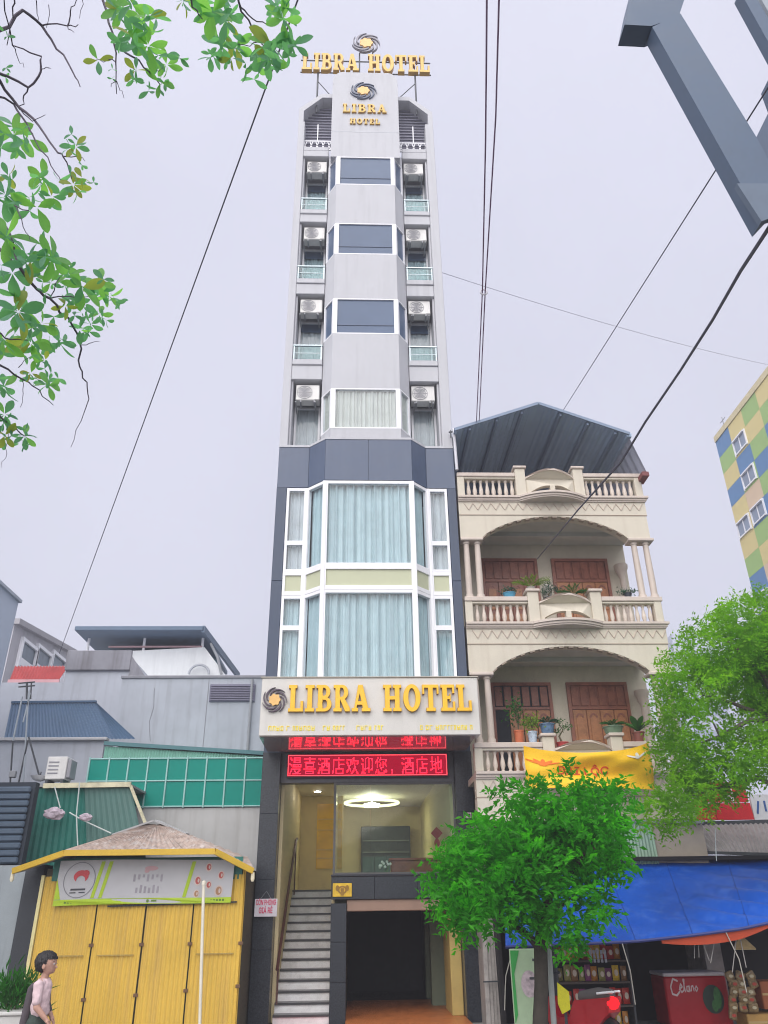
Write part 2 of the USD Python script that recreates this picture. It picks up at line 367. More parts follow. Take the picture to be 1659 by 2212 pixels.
def facequad(i, s0, s1, z0, z1, depth, out=0.0):
    """a slab on face i of the bay, from s0 to s1 along it (metres), standing out by 'out'"""
    p, q, d, n = bayface(i)
    a, b = p + d * s0, p + d * s1
    poly = Polygon([a + n * out, b + n * out, b + n * (out - depth), a + n * (out - depth)])
    return xy(poly, z0, z1)
M_jamb = M_whitemetal
for k, (a, b) in enumerate(wins):
    obj('bay_core', xy(baypoly(.55).buffer(-.11), a, b), M_darkblind if k else M_curtgrey, H)
    for i in range(3):
        L = np.linalg.norm(np.array(bay[i + 1]) - bay[i])
        e = .10 if i == 1 else .055
        w = obj('window', cat_([facequad(i, 0.0, e, a, b, .10, .004), facequad(i, L - e, L, a, b, .10, .004), facequad(i, e, L - e, b - .03, b, .09, .002), facequad(i, e, L - e, a, a + .03, .09, .002)]), M_jamb, H)
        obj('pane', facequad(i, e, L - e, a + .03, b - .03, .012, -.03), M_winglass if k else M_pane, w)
        if i == 1 and k > 0: obj('sill_bar', facequad(i, e, L - e, a + .28, a + .30, .01, -.016), mat('window_rubber', (.10, .13, .2), .5), w)
        if k == 0:
            p, q, d, n = bayface(i); a_, b_ = p + d * e - n * .08, p + d * (L - e) - n * .08
            obj('curtain', curtain(0, 1, a + .02, b - .02, 0, 16 if i == 1 else 5, .018, k * 5 + i, (a_, b_)), M_curtwarm, w)
# recesses either side with window, parapet and glass rail
flo = [(11.13, 12.90), (13.48, 15.60), (16.10, 18.17), (18.62, 20.80)]
for side, (xa, xb) in enumerate(((-1.595, -.87), (1.24, 1.945))):
    tops = 0 if side == 0 else -.03
    for k, (a, b) in enumerate(flo):
        nb = flo[k + 1][0] if k < 3 else 21.2
        obj('recess_lintel', cbox(xa, xb, -.015, .98, b + tops, nb - .16), M_white, H)
        obj('balcony_slab', cbox(xa + .003, xb - .003, -.05 if k < 3 else -.015, .98, nb - .158, nb), M_white, H)
        # window at the back of the recess
        wx0, wx1 = xa + .06, xb - .04
        wz0, wz1 = (b - 1.80, b - .42)
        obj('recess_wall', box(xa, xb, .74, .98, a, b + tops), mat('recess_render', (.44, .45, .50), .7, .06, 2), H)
        w = obj('window', cat_([box(wx0, wx0 + .05, .56, .615, wz0, wz1), box(wx1 - .05, wx1, .56, .615, wz0, wz1), box(wx0 + .05, wx1 - .05, .562, .613, wz1 - .05, wz1), box(wx0 + .05, wx1 - .05, .562, .613, wz0, wz0 + .05)]), M_whitemetal, H)
        obj('pane', box(wx0 + .05, wx1 - .05, .585, .592, wz0 + .05, wz1 - .05), M_pane, w)
        obj('curtain', curtain(wx0 + .02, wx1 - .02, wz0 - .2, wz1 + .1, .675, 5, .014, k + 9 * side), M_curtgrey if k in (0, 1) else M_curt, w)
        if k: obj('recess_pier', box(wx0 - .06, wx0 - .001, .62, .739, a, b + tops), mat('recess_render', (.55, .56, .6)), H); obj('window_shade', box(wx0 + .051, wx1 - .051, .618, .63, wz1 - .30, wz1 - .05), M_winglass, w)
        if k:
            r = obj('rail', cat_([bar((xa + .005, -.02, a + .43), (xb - .005, -.02, a + .43), .05, .035), bar((xa + .03, -.02, a), (xa + .03, -.02, a + .41), .03), bar((xb - .03, -.02, a), (xb - .03, -.02, a + .41), .03), bar((xa + .045, -.02, a + .2), (xb - .045, -.02, a + .2), .015)]), mat('rail_steel', (.45, .52, .55), .3, metal=.4), H)
            obj('rail_glass', box(xa + .05, xb - .05, -.024, -.014, a + .03, a + .40), M_paneteal, r)
        for bx_ in (xa + .1, xb - .16): obj('bracket', box(bx_, bx_ + .03, .08, .6, b - .60, b - .57), M_grey, H)
# crown: rounded slab with chamfered corners, wings with open trellis
cr = unary_union([B(-.80, 20.37, 1.15, 23.55), B(-.55, 20.37, .90, 24.15)] + [ell(-.48, 23.72, .32, .44), ell(.83, 23.72, .32, .44)])
obj('crown_slab', cat_([xz(cr, -.353, -.12), xy(baypoly(.5), 20.372, 20.80).apply_translation((0, .004, 0)), box(-.80, 1.15, -.119, .5, 20.80, 23.5)]), M_white, H, label='rounded crown slab that carries the emblem')
obj('crown_line', xz(B(-.805, 21.42, 1.155, 21.44), -.356, -.349), mat('groove_grey', (.5, .52, .56), .7), H)
def wing(sx, xo, xi, zo, zi, xk):
    P_ = [(xo, 21.2), (xo, zo), (xk, zi), (xi, zi), (xi, zi - .17), (xk + sx * .03, zi - .17), (xo + sx * .14, zo - .1), (xo + sx * .14, 21.2)]
    obj('crown_wing', xz(Polygon(P_), -.01, .55), M_white, H)
    lo, hi = min(xo + sx * .15, xi), max(xo + sx * .15, xi)
    wingarea = Polygon([(xo + sx * .14, 21.2), (xo + sx * .14, zo - .1), (xk + sx * .03, zi - .17), (xi, zi - .17), (xi, 21.2)])
    sl = [xz(B(lo, z, hi, z + .035).intersection(wingarea), .30, .34) for z in np.arange(21.75, 23.4, .13) if not B(lo, z, hi, z + .035).intersection(wingarea).is_empty]
    obj('wing_louvre', cat_(sl), mat('louvre_grey', (.20, .20, .26), .5), H)
    obj('wing_back', xz(wingarea.intersection(B(-9, 21.78, 9, 25)), .5, .54), mat('wing_back_grey', (.24, .23, .30), .7), H)  # plain dark grey panel behind the louvres
    rr = obj('wing_railing', cat_([bar((lo, .12, 21.60), (hi, .12, 21.60), .04), bar((lo, .12, 21.25), (hi, .12, 21.25), .04)] + [bar((x, .12, 21.25), (x + .10, .12, 21.60), .022) for x in np.linspace(lo + .02, hi - .12, 5)] + [bar((x + .10, .12, 21.25), (x, .12, 21.60), .022) for x in np.linspace(lo + .02, hi - .12, 5)] + [bar(((lo + hi) / 2, .12, 21.6), ((lo + hi) / 2, .12, 22.35), .03)]), M_whitemetal, H)
wing(1, XL, -.805, 22.90, 23.60, -1.14); wing(-1, XR, 1.155, 22.86, 23.55, 1.53)
obj('roof_slab', box(XL + .01, XR - .01, .56, 6.5, 21.0, 21.2), M_white, H)

# middle: blue-grey band and the two glazed storeys
mb = [(XL, -.02), (-1.10, -.02), (-.72, -.37), (1.20, -.37), (1.55, -.02), (XR, -.02)]
def mbpoly(off, back=.9): return Polygon([(XL, back)] + [(x, y + off) for x, y in mb] + [(XR, back)])
# band as separate cladding panels
for i in range(5):
    p, q = np.array(mb[i]), np.array(mb[i + 1]); d = q - p; n = np.array([d[1], -d[0]]) / np.linalg.norm(d)
    m_ = 2 if i == 2 else 1
    for j in range(m_):
        g = .004 / np.linalg.norm(d)
        a, b = p + d * (j / m_ + g), p + d * ((j + 1) / m_ - g)
        obj('cladding_panel', xy(Polygon([a, b, b - n * .06, a - n * .06]), 9.93, 10.975), M_clad, H)
obj('band_core', xy(mbpoly(.058), 9.935, 10.97), M_cladside, H)
obj('band_cap', xy(mbpoly(-.012, .05), 10.976, 11.03), M_white, H)
for a, b in ((XL, -1.565), (2.0, XR)):
    for z0, z1 in ((5.5, 7.7), (7.706, 9.926)):
        obj('corner_cladding', cbox(a, b, -.022, .95, z0, z1, .006), M_cladside, H)
Z = [5.40, 7.38, 7.92, 9.92]     # frame lines
cells = []
faces = [((-1.56, -.0), (-1.12, -.0)), ((-1.10, -.0), (-.72, -.35)), ((-.70, -.35), (1.18, -.35)), ((1.20, -.35), (1.54, -.0)), ((1.56, -.0), (1.99, -.0))]
def slab2(p, q, s0, s1, z0, z1, th, out):
    p, q = np.array(p), np.array(q); L = np.linalg.norm(q - p); d = (q - p) / L; n = np.array([d[1], -d[0]])
    a, b = p + d * s0, p + d * s1
    return xy(Polygon([a + n * out, b + n * out, b + n * (out - th), a + n * (out - th)]), z0, z1)
for i, (p, q) in enumerate(faces):
    L = np.linalg.norm(np.array(q) - p); f = .055 if i in (0, 4) else .04
    f = .06 if i == 2 else f
    for s, (z0, z1) in enumerate(((Z[0], Z[1]), (Z[2], Z[3]))):
        parts = [slab2(p, q, 0, f, z0, z1, .09, .01), slab2(p, q, L - f, L, z0, z1, .09, .01), slab2(p, q, f, L - f, z1 - .07, z1, .085, .008), slab2(p, q, f, L - f, z0, z0 + .05, .085, .008)]
        if i in (0, 4):
            zt = 8.58 if s else 6.68
            parts.append(slab2(p, q, f, L - f, zt - .05, zt + .05, .085, .012))
        w = obj('window', cat_(parts), M_whitemetal, H)
        if i in (0, 4):
            obj('pane', slab2(p, q, f, L - f, z0 + .05, zt - .05, .01, -.025), M_pane, w); obj('pane', slab2(p, q, f, L - f, zt + .05, z1 - .07, .01, -.025), M_pane, w)
        else: obj('pane', slab2(p, q, f, L - f, z0 + .05, z1 - .07, .01, -.025), M_pane, w)
        P, Q = np.array(p), np.array(q); d = (Q - P) / L; n = np.array([d[1], -d[0]])
        a_, b_ = P + d * .01 - n * .13, Q - d * .01 - n * .13
        mm = (M_curtgrey if i in (0, 4) else M_curt) if s else M_curt
        obj('curtain', curtain(0, 1, z0, z1, 0, 15 if i == 2 else 4, .03 if i == 2 else .02, 30 + i + 7 * s, (a_, b_)), mm, w)
    # khaki spandrel
    fr = obj('spandrel_frame', cat_([slab2(p, q, 0, L, 7.385, 7.47, .09, .012), slab2(p, q, 0, L, 7.83, 7.915, .09, .012), slab2(p, q, 0, f, 7.472, 7.828, .09, .010), slab2(p, q, L - f, L, 7.472, 7.828, .09, .010)]), M_whitemetal, H)
    obj('spandrel_panel', slab2(p, q, f, L - f, 7.47, 7.83, .03, -.02), M_khaki, fr)
for k, (x, y) in enumerate([(-1.11, -.008), (-.71, -.358), (1.19, -.358), (1.55, -.008)]):
    obj('mullion', cbox(x - .045, x + .045, y - .012, y + .09, 5.4, 9.92, .008), M_whitemetal, H)
obj('storey_core', cat_([xy(Polygon([(-1.56, .94), (-1.56, .2), (-1.06, .2), (-.66, -.14), (1.14, -.14), (1.5, .2), (1.99, .2), (1.99, .94)]), a, b) for a, b in ((7.39, 7.91), (4.45, 5.395))]), M_cladside, H)
obj('room_back', box(-1.56, 1.99, .9, .95, 5.4, 9.9), mat('room_beige', (.42, .40, .36), .8), H)
obj('projecting_underside', box(XL, XR + .03, -.40, 1.05, 4.435, 4.45), M_soffit, H, label='glossy soffit mirroring the red display below it')
# ground storeys: granite piers, beam, lobby, garage
for a, b, z1 in ((-1.88, -1.52, 4.43), (1.98, 2.33, 4.43)):
    n = 4
    for j in range(n):
        za, zb = gz + (z1 - gz) * j / n, gz + (z1 - gz) * (j + 1) / n - .004
        obj('granite_slab', cbox(a, b, 1.08, 1.5, za, zb, .004), M_granite, H)
    obj('pier', box(a + .01, b - .01, 1.1, 13, gz, 5.5), M_cladside, H)
for j in range(3):
    za, zb = gz + 1.9 * j / 3, gz + 1.9 * (j + 1) / 3 - .004
    obj('granite_slab', cbox(-.46, -.17, 1.09, 1.42, za, zb, .004), M_granite, H)
for j in range(3):
    xa, xb = -.46 + 2.44 * j / 3, -.46 + 2.44 * (j + 1) / 3 - .004
    obj('granite_slab', cbox(xa, xb, 1.07, 1.42, 1.76, 2.14, .004), M_granite, H)
obj('granite_ledge', cbox(-.47, 1.975, 1.05, 1.5, 2.142, 2.18), M_granite, H)
obj('header_beam', box(-1.515, 1.975, 1.25, 1.5, 3.86, 4.43), mat('header_dark', (.10, .10, .115), .4), H)
obj('garage_header', cbox(-.165, 1.975, 1.12, 1.45, 1.56, 1.755), mat('brown_header', (.30, .19, .14), .5), H)
M_beige = mat('lobby_beige', (.74, .62, .36), .6, .05)
obj('lobby_floor', cat_([box(-.45, 1.97, 1.5, 9.5, 1.92, 2.05), box(-1.51, -.45, 4.95, 9.5, 1.92, 2.0)]), mat('lobby_floor_tile', (.45, .40, .33), .2), H)
obj('lobby_ceiling', box(-1.51, 1.97, 1.51, 9.5, 4.28, 4.42), mat('lobby_ceiling_white', (.72, .68, .58), .6, .03), H)
obj('lobby_side_wall', cat_([box(-1.515, -1.45, 1.5, 9.4, gz, 4.275), box(1.90, 1.97, 1.5, 9.4, 2.06, 4.275)]), M_beige, H)
obj('lobby_back_wall', box(-1.45, 1.9, 9.2, 9.4, 2.06, 4.275), M_beige, H)
pw = obj('partition_wall', box(-1.45, -.34, 6.7, 6.85, 2.01, 4.275), M_beige, H)
obj('warm_panel', box(-1.02, -.36, 6.66, 6.698, 2.52, 4.08), mat('amber_panel', (.85, .52, .05), .25, .25, 1.2), pw)
for z in (2.75, 2.95, 3.42, 3.68): obj('panel_strip', box(-1.015, -.365, 6.645, 6.659, z, z + .03), mat('amber_strip', (.75, .52, .16), .3), pw)
M_lamp = emis('lamp_white', (1, .94, .78), 13.0)
M_lampring = emis('lamp_ring', (1, .9, .5), 1.0)
lg = obj('shopfront_frame', cat_([bar((-.42, 1.3, 2.18), (-.42, 1.3, 3.86), .045), bar((1.955, 1.3, 2.18), (1.955, 1.3, 3.86), .04), bar((-.40, 1.3, 2.20), (1.93, 1.3, 2.20), .04), bar((-.40, 1.3, 3.84), (1.93, 1.3, 3.84), .04)]), mat('dark_bronze', (.10, .10, .10), .4), H)
obj('pane', box(-.40, .28, 1.295, 1.307, 2.22, 3.82), M_lobbyglass, lg)
obj('pane', box(.288, 1.93, 1.295, 1.307, 2.22, 3.82), M_lobbyglass, lg)
obj('glass_partition', box(-.43, -.418, 1.55, 6.6, 2.06, 3.95), M_lobbyglass, H)
# stair
M_marble = mat('white_marble_riser', (.86, .84, .84), .35, .22, 5)
M_tread = mat('dark_tread', (.06, .06, .065), .3)
ns, r_, t_ = 14, (2.0 - gz) / 14, .275
for k in range(ns):
    y0 = 1.12 + t_ * k; z0 = gz + r_ * k
    s = obj('stair_step', box(-1.45, -.462, y0 + .012, y0 + t_ + .012, z0, z0 + r_ - .036), M_marble, H)
    obj('nosing', box(-1.449, -.463, y0 - .012, y0 + t_ + .01, z0 + r_ - .035, z0 + r_), M_tread, s)
obj('stair_rail', cat_([tube([(-1.40, 1.05, .65), (-1.40, 3.0, 2.05), (-1.40, 4.6, 3.05), (-1.40, 4.9, 3.1)], .028), bar((-1.40, 1.25, .1), (-1.40, 1.25, .78), .03), bar((-1.40, 4.6, 1.9), (-1.40, 4.6, 3.03), .03)]), mat('dark_red_rail', (.10, .035, .03), .4), H, smooth=40)
obj('stair_side_wall', box(-.458, -.40, 1.45, 4.94, gz, 2.0), M_beige, H)
obj('red_mat', box(-1.45, -.462, .45, 1.10, gz, gz + .012), mat('red_carpet', (.55, .03, .06), .9), H)
# garage
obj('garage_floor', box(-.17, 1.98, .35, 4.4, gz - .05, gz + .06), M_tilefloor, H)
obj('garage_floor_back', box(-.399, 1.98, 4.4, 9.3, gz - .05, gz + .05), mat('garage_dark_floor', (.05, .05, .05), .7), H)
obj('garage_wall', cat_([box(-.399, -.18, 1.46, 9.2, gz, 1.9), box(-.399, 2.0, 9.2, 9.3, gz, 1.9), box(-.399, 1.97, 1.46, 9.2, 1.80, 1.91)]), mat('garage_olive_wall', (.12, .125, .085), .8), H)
obj('garage_reveal', cbox(1.76, 1.975, 1.46, 2.6, gz + .06, 1.56), mat('yellow_reveal', (.48, .36, .12), .6), H)
for y in (3.2, 4.6): obj('garage_pilaster', box(1.55, 1.97, y, y + .35, gz + .06, 1.79), mat('garage_green_wall', (.16, .19, .13), .7), H)
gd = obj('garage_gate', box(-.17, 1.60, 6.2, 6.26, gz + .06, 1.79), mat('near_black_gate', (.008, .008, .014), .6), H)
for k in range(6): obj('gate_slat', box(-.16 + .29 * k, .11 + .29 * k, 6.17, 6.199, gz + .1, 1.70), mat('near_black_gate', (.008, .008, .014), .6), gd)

# things in the lobby
rl = thing('ring_lamp', 'glowing oval ring lamp under the lobby ceiling', 'ceiling lamp', (.42, 7.0, 4.1))
a = np.linspace(0, 2 * math.pi, 33)
obj('ring', tube([(.42 + .72 * math.cos(t), 7.0 + .72 * math.sin(t), 4.13) for t in a], .035, 8), M_lampring, rl, smooth=40)
obj('lamp_core', lathe([(.02, 4.02), (.2, 4.03), (.22, 4.1), (.05, 4.14)], (.42, 7.0, 0), 16), M_lamp, rl, smooth=40)
obj('stem', tube([(.42, 7.0, 4.14), (.42, 7.0, 4.28)], .02), M_grey, rl)
for k, (x, y, s) in enumerate(((-1.0, 4.2, 'nearer'), (-.98, 5.6, 'farther'))):
    d = thing('spot_light', f'small bright ceiling spotlight above the stairs, the {s} of the two', 'spotlight', (x, y, 4.24), 'ceiling spotlights above the stairs')
    obj('bezel', lathe([(.10, 4.255), (.115, 4.262), (.115, 4.279)], (x, y, 0), 14), M_whitemetal, d); obj('lamp_face', lathe([(.085, 4.245), (.085, 4.254)], (x, y, 0), 14), M_lamp, d)
cb = thing('dark_cabinet', 'tall dark wood and glass cabinet at the back of the lobby', 'cabinet', (.85, 9.0, 2.06))
obj('carcass', cbox(.15, 1.55, 8.75, 9.19, 2.06, 3.7), mat('dark_cabinet_wood', (.05, .06, .055), .35), cb)
for k in range(4): obj('door', cbox(.19 + .34 * k, .51 + .34 * k, 8.72, 8.748, 2.12, 2.9, .006), mat('cabinet_green_glass', (.07, .12, .11), .1), cb)
for z in (3.0, 3.3): obj('shelf', box(.19, 1.51, 8.7, 8.748, z, z + .03), mat('cabinet_shelf', (.2, .22, .2), .3), cb)
rc = thing('reception_desk', 'reddish brown reception desk behind the lobby glass', 'desk', (1.3, 3.2, 2.05))
obj('desk_body', cbox(.75, 1.85, 2.9, 3.4, 2.05, 2.50), mat('red_brown_wood', (.28, .08, .05), .3, .25, 6), rc); obj('desk_top', cbox(.70, 1.88, 2.85, 3.45, 2.502, 2.55), mat('red_brown_top', (.36, .10, .07), .2), rc)
fp = thing('orchid_pot', 'small pot of white flowers beside the reception desk', 'flower pot', (.62, 2.4, 2.06))
obj('pot', lathe([(.06, 2.06), (.09, 2.2), (.1, 2.22)], (.62, 2.4, 0)), M_whitemetal, fp, smooth=40)
obj('stem', cat_([tube([(.62, 2.4, 2.2), (.62 + dx, 2.4, 2.36), (.62 + 2 * dx, 2.38, 2.42)], .006, 5) for dx in (-.04, .03, .06)]), mat('stem_green', (.08, .2, .05), .5), fp)
obj('flower', cat_([trimesh.creation.icosphere(1, .028).apply_translation((.62 + R_.uniform(-.14, .14), 2.4 + R_.uniform(-.05, .05), 2.40 + R_.uniform(-.05, .06))) for _ in range(12)]), mat('petal_white', (.8, .78, .78), .6), fp)
rf = thing('red_ornament', 'red hanging ornament on the right lobby wall', 'ornament', (1.75, 3.0, 2.8))
obj('knot', xz(unary_union([affinity.rotate(B(1.66, 2.95, 1.84, 3.13), 45), B(1.735, 2.62, 1.765, 2.9), ell(1.75, 2.85, .06, .08)]), 2.97, 3.0), mat('ornament_red', (.4, .03, .03), .6), rf)

# ------------------------------------------------------------------ air conditioners of the tower
def ac_unit(name, label, x, y, z, group, w=.56, h=.44, d=.26):
    t = thing(name, label, 'air conditioner', (x, y, z), group)
    obj('casing', cbox(x - w / 2, x + w / 2, y, y + d, z, z + h, .015), M_acwhite, t)
    fx = x - w * .13
    obj('fan_grille', cat_([xz(rings((fx, z + h / 2), h * .42) - rings((fx, z + h / 2), h * .40), y - .014, y - .001)] + [xz(rings((fx, z + h / 2), rr) - rings((fx, z + h / 2), rr - .012), y - .012, y - .001) for rr in (h * .32, h * .24, h * .16, h * .08)] + [xz(affinity.rotate(B(fx - h * .41, z + h / 2 - .005, fx + h * .41, z + h / 2 + .005), r), y - .010, y - .001) for r in (0, 45, 90, 135)]), M_acgrille, t)
    obj('side_panel', cbox(x + w * .29, x + w / 2 - .01, y - .006, y - .0005, z + .02, z + h - .02, .003), M_acwhite, t)
    obj('foot', cat_([box(x - w * .32, x - w * .26, y + .01, y + d - .01, z - .05, z), box(x + w * .26, x + w * .32, y + .01, y + d - .01, z - .05, z)]), M_grey, t)
    return t
ac0 = None
lev = ['lowest', 'second lowest', 'second highest', 'highest']
for k, (a, b) in enumerate(flo):
    for side, (xa, xb) in enumerate(((-1.595, -.87), (1.24, 1.945))):
        x = (xa + xb) / 2 + (.03 if side == 0 else -.03); z = b - .52
        lab = f'white air conditioner in the {"left" if side == 0 else "right"} recess of the {lev[k]} balcony storey of the tower'
        if ac0 is None: ac0 = ac_unit('air_conditioner', lab, x, .10, z, 'air conditioners in the tower recesses'); ac0b = np.array([x, .20, z])
        else: copy(ac0, (x, .10, z), lab)

# ------------------------------------------------------------------ signs of the hotel
sg = thing('hotel_sign', 'large cream sign box with yellow LIBRA HOTEL letters over the entrance', 'sign', (.24, -.55, 4.45))
obj('sign_box', cbox(-1.79, 2.30, -.52, -.42, 4.44, 5.51, .01), M_cream, sg)
obj('side_return', cat_([box(-1.795, -1.77, -.418, -.03, 4.46, 5.50), box(2.25, 2.30, -.418, -.03, 4.46, 5.50)]), M_cream, sg)
obj('top_flashing', cbox(-1.81, 2.32, -.54, -.02, 5.512, 5.535, .004), mat('flashing', (.4, .37, .32), .5), sg)
letters(sg, 'LIBRA HOTEL', -1.27, 2.16, 4.86, .50, -.60, .078, M_gold, M_goldside, .10)
emblem(sg, -1.53, 5.09, .235, -.57, .045, M_emblem, M_orange)
for seg in ((-1.62, -.75), (-.62, -.16), (.0, .52), (1.18, 2.18)):
    x = seg[0]; q = []
    while x < seg[1] - .05:
        w = R_.uniform(.035, .06); kind = R_.random(); hh = .085
        q.append(B(x, 4.53, x + .012, 4.53 + hh)); q.append(B(x + w - .012, 4.53, x + w, 4.53 + hh)) if kind > .3 else None
        q.append(B(x, 4.53 + (hh - .014 if kind < .6 else .035), x + w, 4.53 + (hh if kind < .6 else .049)))
        if kind > .5: q.append(B(x, 4.53, x + w, 4.544))
        x += w + (.022 if R_.random() < .82 else .06)
    obj('lettering', xz(unary_union(q), -.528, -.521), M_yellowtext, sg, label='row of yellow lettering too small to read')

led = thing('led_display', 'long red lit display of Chinese characters under the sign', 'display', (.2, 1.1, 3.97), None)
lx0, lx1, lz0, lz1 = -1.38, 1.84, 3.965, 4.385
obj('housing', cbox(lx0 - .02, lx1 + .02, 1.13, 1.248, lz0 - .02, lz1 + .02, .006), mat('led_housing', (.05, .05, .055), .4), led)
obj('screen', box(lx0, lx1, 1.125, 1.1295, lz0, lz1), emis('led_screen', (.30, .002, .02), .55), led)
GLY = {'漫': '000023fc33041bfc030403fc400077fe169207fe00001ffc110c319820f067fe', '喜': '000001807ffe018001803ffc1ff8100810081ff80c207ffe00001ff810081ff8', '酒': '0000000077fe10b000b000b047fe74b604b6079e1706140637fe2406640667fe',
       '店': '0000008000803ffe20002080208020fe20c0208020c027fc24046404640447fc', '欢': '0000004000c07ec006fe468265a625243c20183018301c70345864c8418c0306', '迎': '000000c0633e3226122202220222722212221222126217e6162e102038206e00',
       '您': '00000900090013fe320674245128112c1324122211e00180288428166c1e4ff0', '地': '000010201020112011267d3e11f613a61726112611261d2c71204102010201fe', '，': '0000000000000000000000000000000000000000000000001800180008001800'}
px = (lz1 - lz0 - .05) / 17.0; pxx = (lx1 - lx0 - .06) / 186.0
dots = []
def dot(cx, cz, s): dots.append((cx, cz, s))
xx = lx0 + .02
for ch in '漫喜酒店欢迎您， 酒店地':
    if ch == ' ': xx += pxx * 9; continue
    w = 18 if ch != '，' else 6
    for r in range(16):
        row = int(GLY[ch][4 * r:4 * r + 4], 16)
        for c in range(16):
            if row >> (15 - c) & 1 and xx + (c + .5) * pxx < lx1 - .03: dot(xx + (c + .5) * pxx, lz1 - .03 - (r + .5) * px, px * .36)
    xx += pxx * w * (.94)
V, F = [], []
for cx, cz, s in dots:
    o = len(V); V += [(cx - s, 1.122, cz - s), (cx + s, 1.122, cz - s), (cx + s, 1.122, cz + s), (cx - s, 1.122, cz + s), (cx, 1.119, cz)]
    F += [[o, o + 1, o + 4], [o + 1, o + 2, o + 4], [o + 2, o + 3, o + 4], [o + 3, o, o + 4]]
obj('lit_dots', T(V, F), emis('led_red', (1.0, .012, .03), 2.4), led, kind='stuff')
obj('border_line', cat_([xz(B(lx0 + .01, z, lx1 - .01, z + .012), 1.121, 1.1245) for z in (lz0 + .01, lz1 - .022)] + [xz(B(x, lz0 + .025, x + .012, lz1 - .025), 1.121, 1.1245) for x in (lx0 + .01, lx1 - .022)]), emis('led_border', (1.0, .08, .10), .9), led)

cs = thing('crown_sign', 'wall-mounted emblem and LIBRA HOTEL letters on the rounded crown of the tower', 'sign', (.17, -.36, 21.7))
letters(cs, 'LIBRA', -.48, .80, 22.24, .36, -.41, .058, M_paleGold, M_goldside, .2)
letters(cs, 'HOTEL', -.27, .60, 21.74, .22, -.40, .048, M_paleGold, M_goldside, .2)
emblem(cs, .12, 23.24, .40, -.40, .046, M_emblemblue, M_orange, sq=.98)
rs = thing('rooftop_sign', 'gold LIBRA HOTEL letters on steel posts standing above the tower roof', 'sign', (.2, .1, 23.5))
letters(rs, 'LIBRA HOTEL', -1.80, 2.20, 24.80, .84, 0, .14, M_paleGold, M_goldside, .12)
emblem(rs, .21, 26.27, .46, .02, .08, M_emblemgrey, M_orange, sq=1.08)
for x in (-1.29, 1.74): obj('post', tube([(x, .12, 22.9), (x, .12, 24.95)], .028), M_dark, rs)
for x in (-.0, .42): obj('post', tube([(x, .18, 23.9), (x, .18, 25.95)], .022), M_dark, rs)
for z in (24.9, 25.5): obj('rail', bar((-1.85, .17, z), (2.25, .17, z), .03), M_dark, rs)
obj('brace', tube([(-1.29, .12, 24.4), (-.78, .12, 23.55)], .014), M_dark, rs); obj('brace', tube([(1.74, .12, 24.4), (1.13, .12, 23.55)], .014), M_dark, rs)

def text_on(parent, name, text, cx, z, h, y, m, wmax=None, bold=True, depth=.004):
    t = meshkit.text_mesh(text, h, depth, bold); v = np.array(t.vertices); w = v[:, 0].max() - v[:, 0].min()
    s = 1 if not wmax else min(1, wmax / w)
    v[:, 0] = (v[:, 0] - v[:, 0].min() - w / 2) * s
    return obj(name, T(np.stack([cx + v[:, 0], y - v[:, 2], z + v[:, 1]], 1), t.faces), m, parent)
M_paper = mat('sign_paper', (.78, .74, .80), .5)
M_redink = mat('red_ink', (.72, .02, .12), .5)
vs = thing('vacancy_sign', 'small white notice with red lettering hung on the left granite pier', 'notice', (-1.64, 1.0, 1.5))
c0, c1 = at(551, 1942, 1.02), at(598, 1980, 1.02)
vx0, vx1, vz1, vz0 = c0[0], c1[0], c0[2], c1[2]
obj('board', cbox(vx0, vx1, 1.0, 1.03, vz0, vz1, .004), M_paper, vs)
text_on(vs, 'lettering', 'CÒN PHÒNG', (vx0 + vx1) / 2, vz0 + .195, .085, .998, M_redink, (vx1 - vx0) * .88)
text_on(vs, 'lettering', 'GIÁ RẺ', (vx0 + vx1) / 2, vz0 + .06, .09, .998, M_redink, (vx1 - vx0) * .6)
obj('cord', tube([(vx0 + .1, 1.02, vz1), (-1.66, 1.05, vz1 + .13), (vx1 - .12, 1.02, vz1)], .004, 5), M_grey, vs)
pq = thing('gold_plaque', 'gold plaque with a crest on the middle granite pier above the garage', 'plaque', (-.3, 1.0, 1.9))
c0, c1 = at(719, 1908, 1.03), at(760, 1937, 1.03)
obj('plate', cbox(c0[0], c1[0], 1.03, 1.06, c1[2], c0[2], .006), mat('gold_plate', (.72, .46, .03), .3, .2, 8), pq)
mx, mz = (c0[0] + c1[0]) / 2, (c0[2] + c1[2]) / 2
obj('crest', cat_([xz(unary_union([ell(mx, mz, .085, .07) - ell(mx, mz, .055, .045), ell(mx - .09, mz + .03, .035, .05), ell(mx + .09, mz + .03, .035, .05), B(mx - .03, mz - .09, mx + .03, mz + .03)]), 1.018, 1.0295)]), mat('crest_brown', (.32, .17, .02), .4), pq)
sc = thing('wall_camera', 'tiny white security camera on the right granite pier', 'camera', (2.25, 1.0, 2.8))
p = at(1012, 1762, 1.0)
obj('body', cbox(p[0] - .05, p[0] + .05, .92, 1.07, p[2] - .05, p[2] + .05), mat('pinkish_plastic', (.75, .62, .68), .4), sc)
obj('lens', xz(rings((p[0], p[2]), .03), .912, .919), M_black, sc)
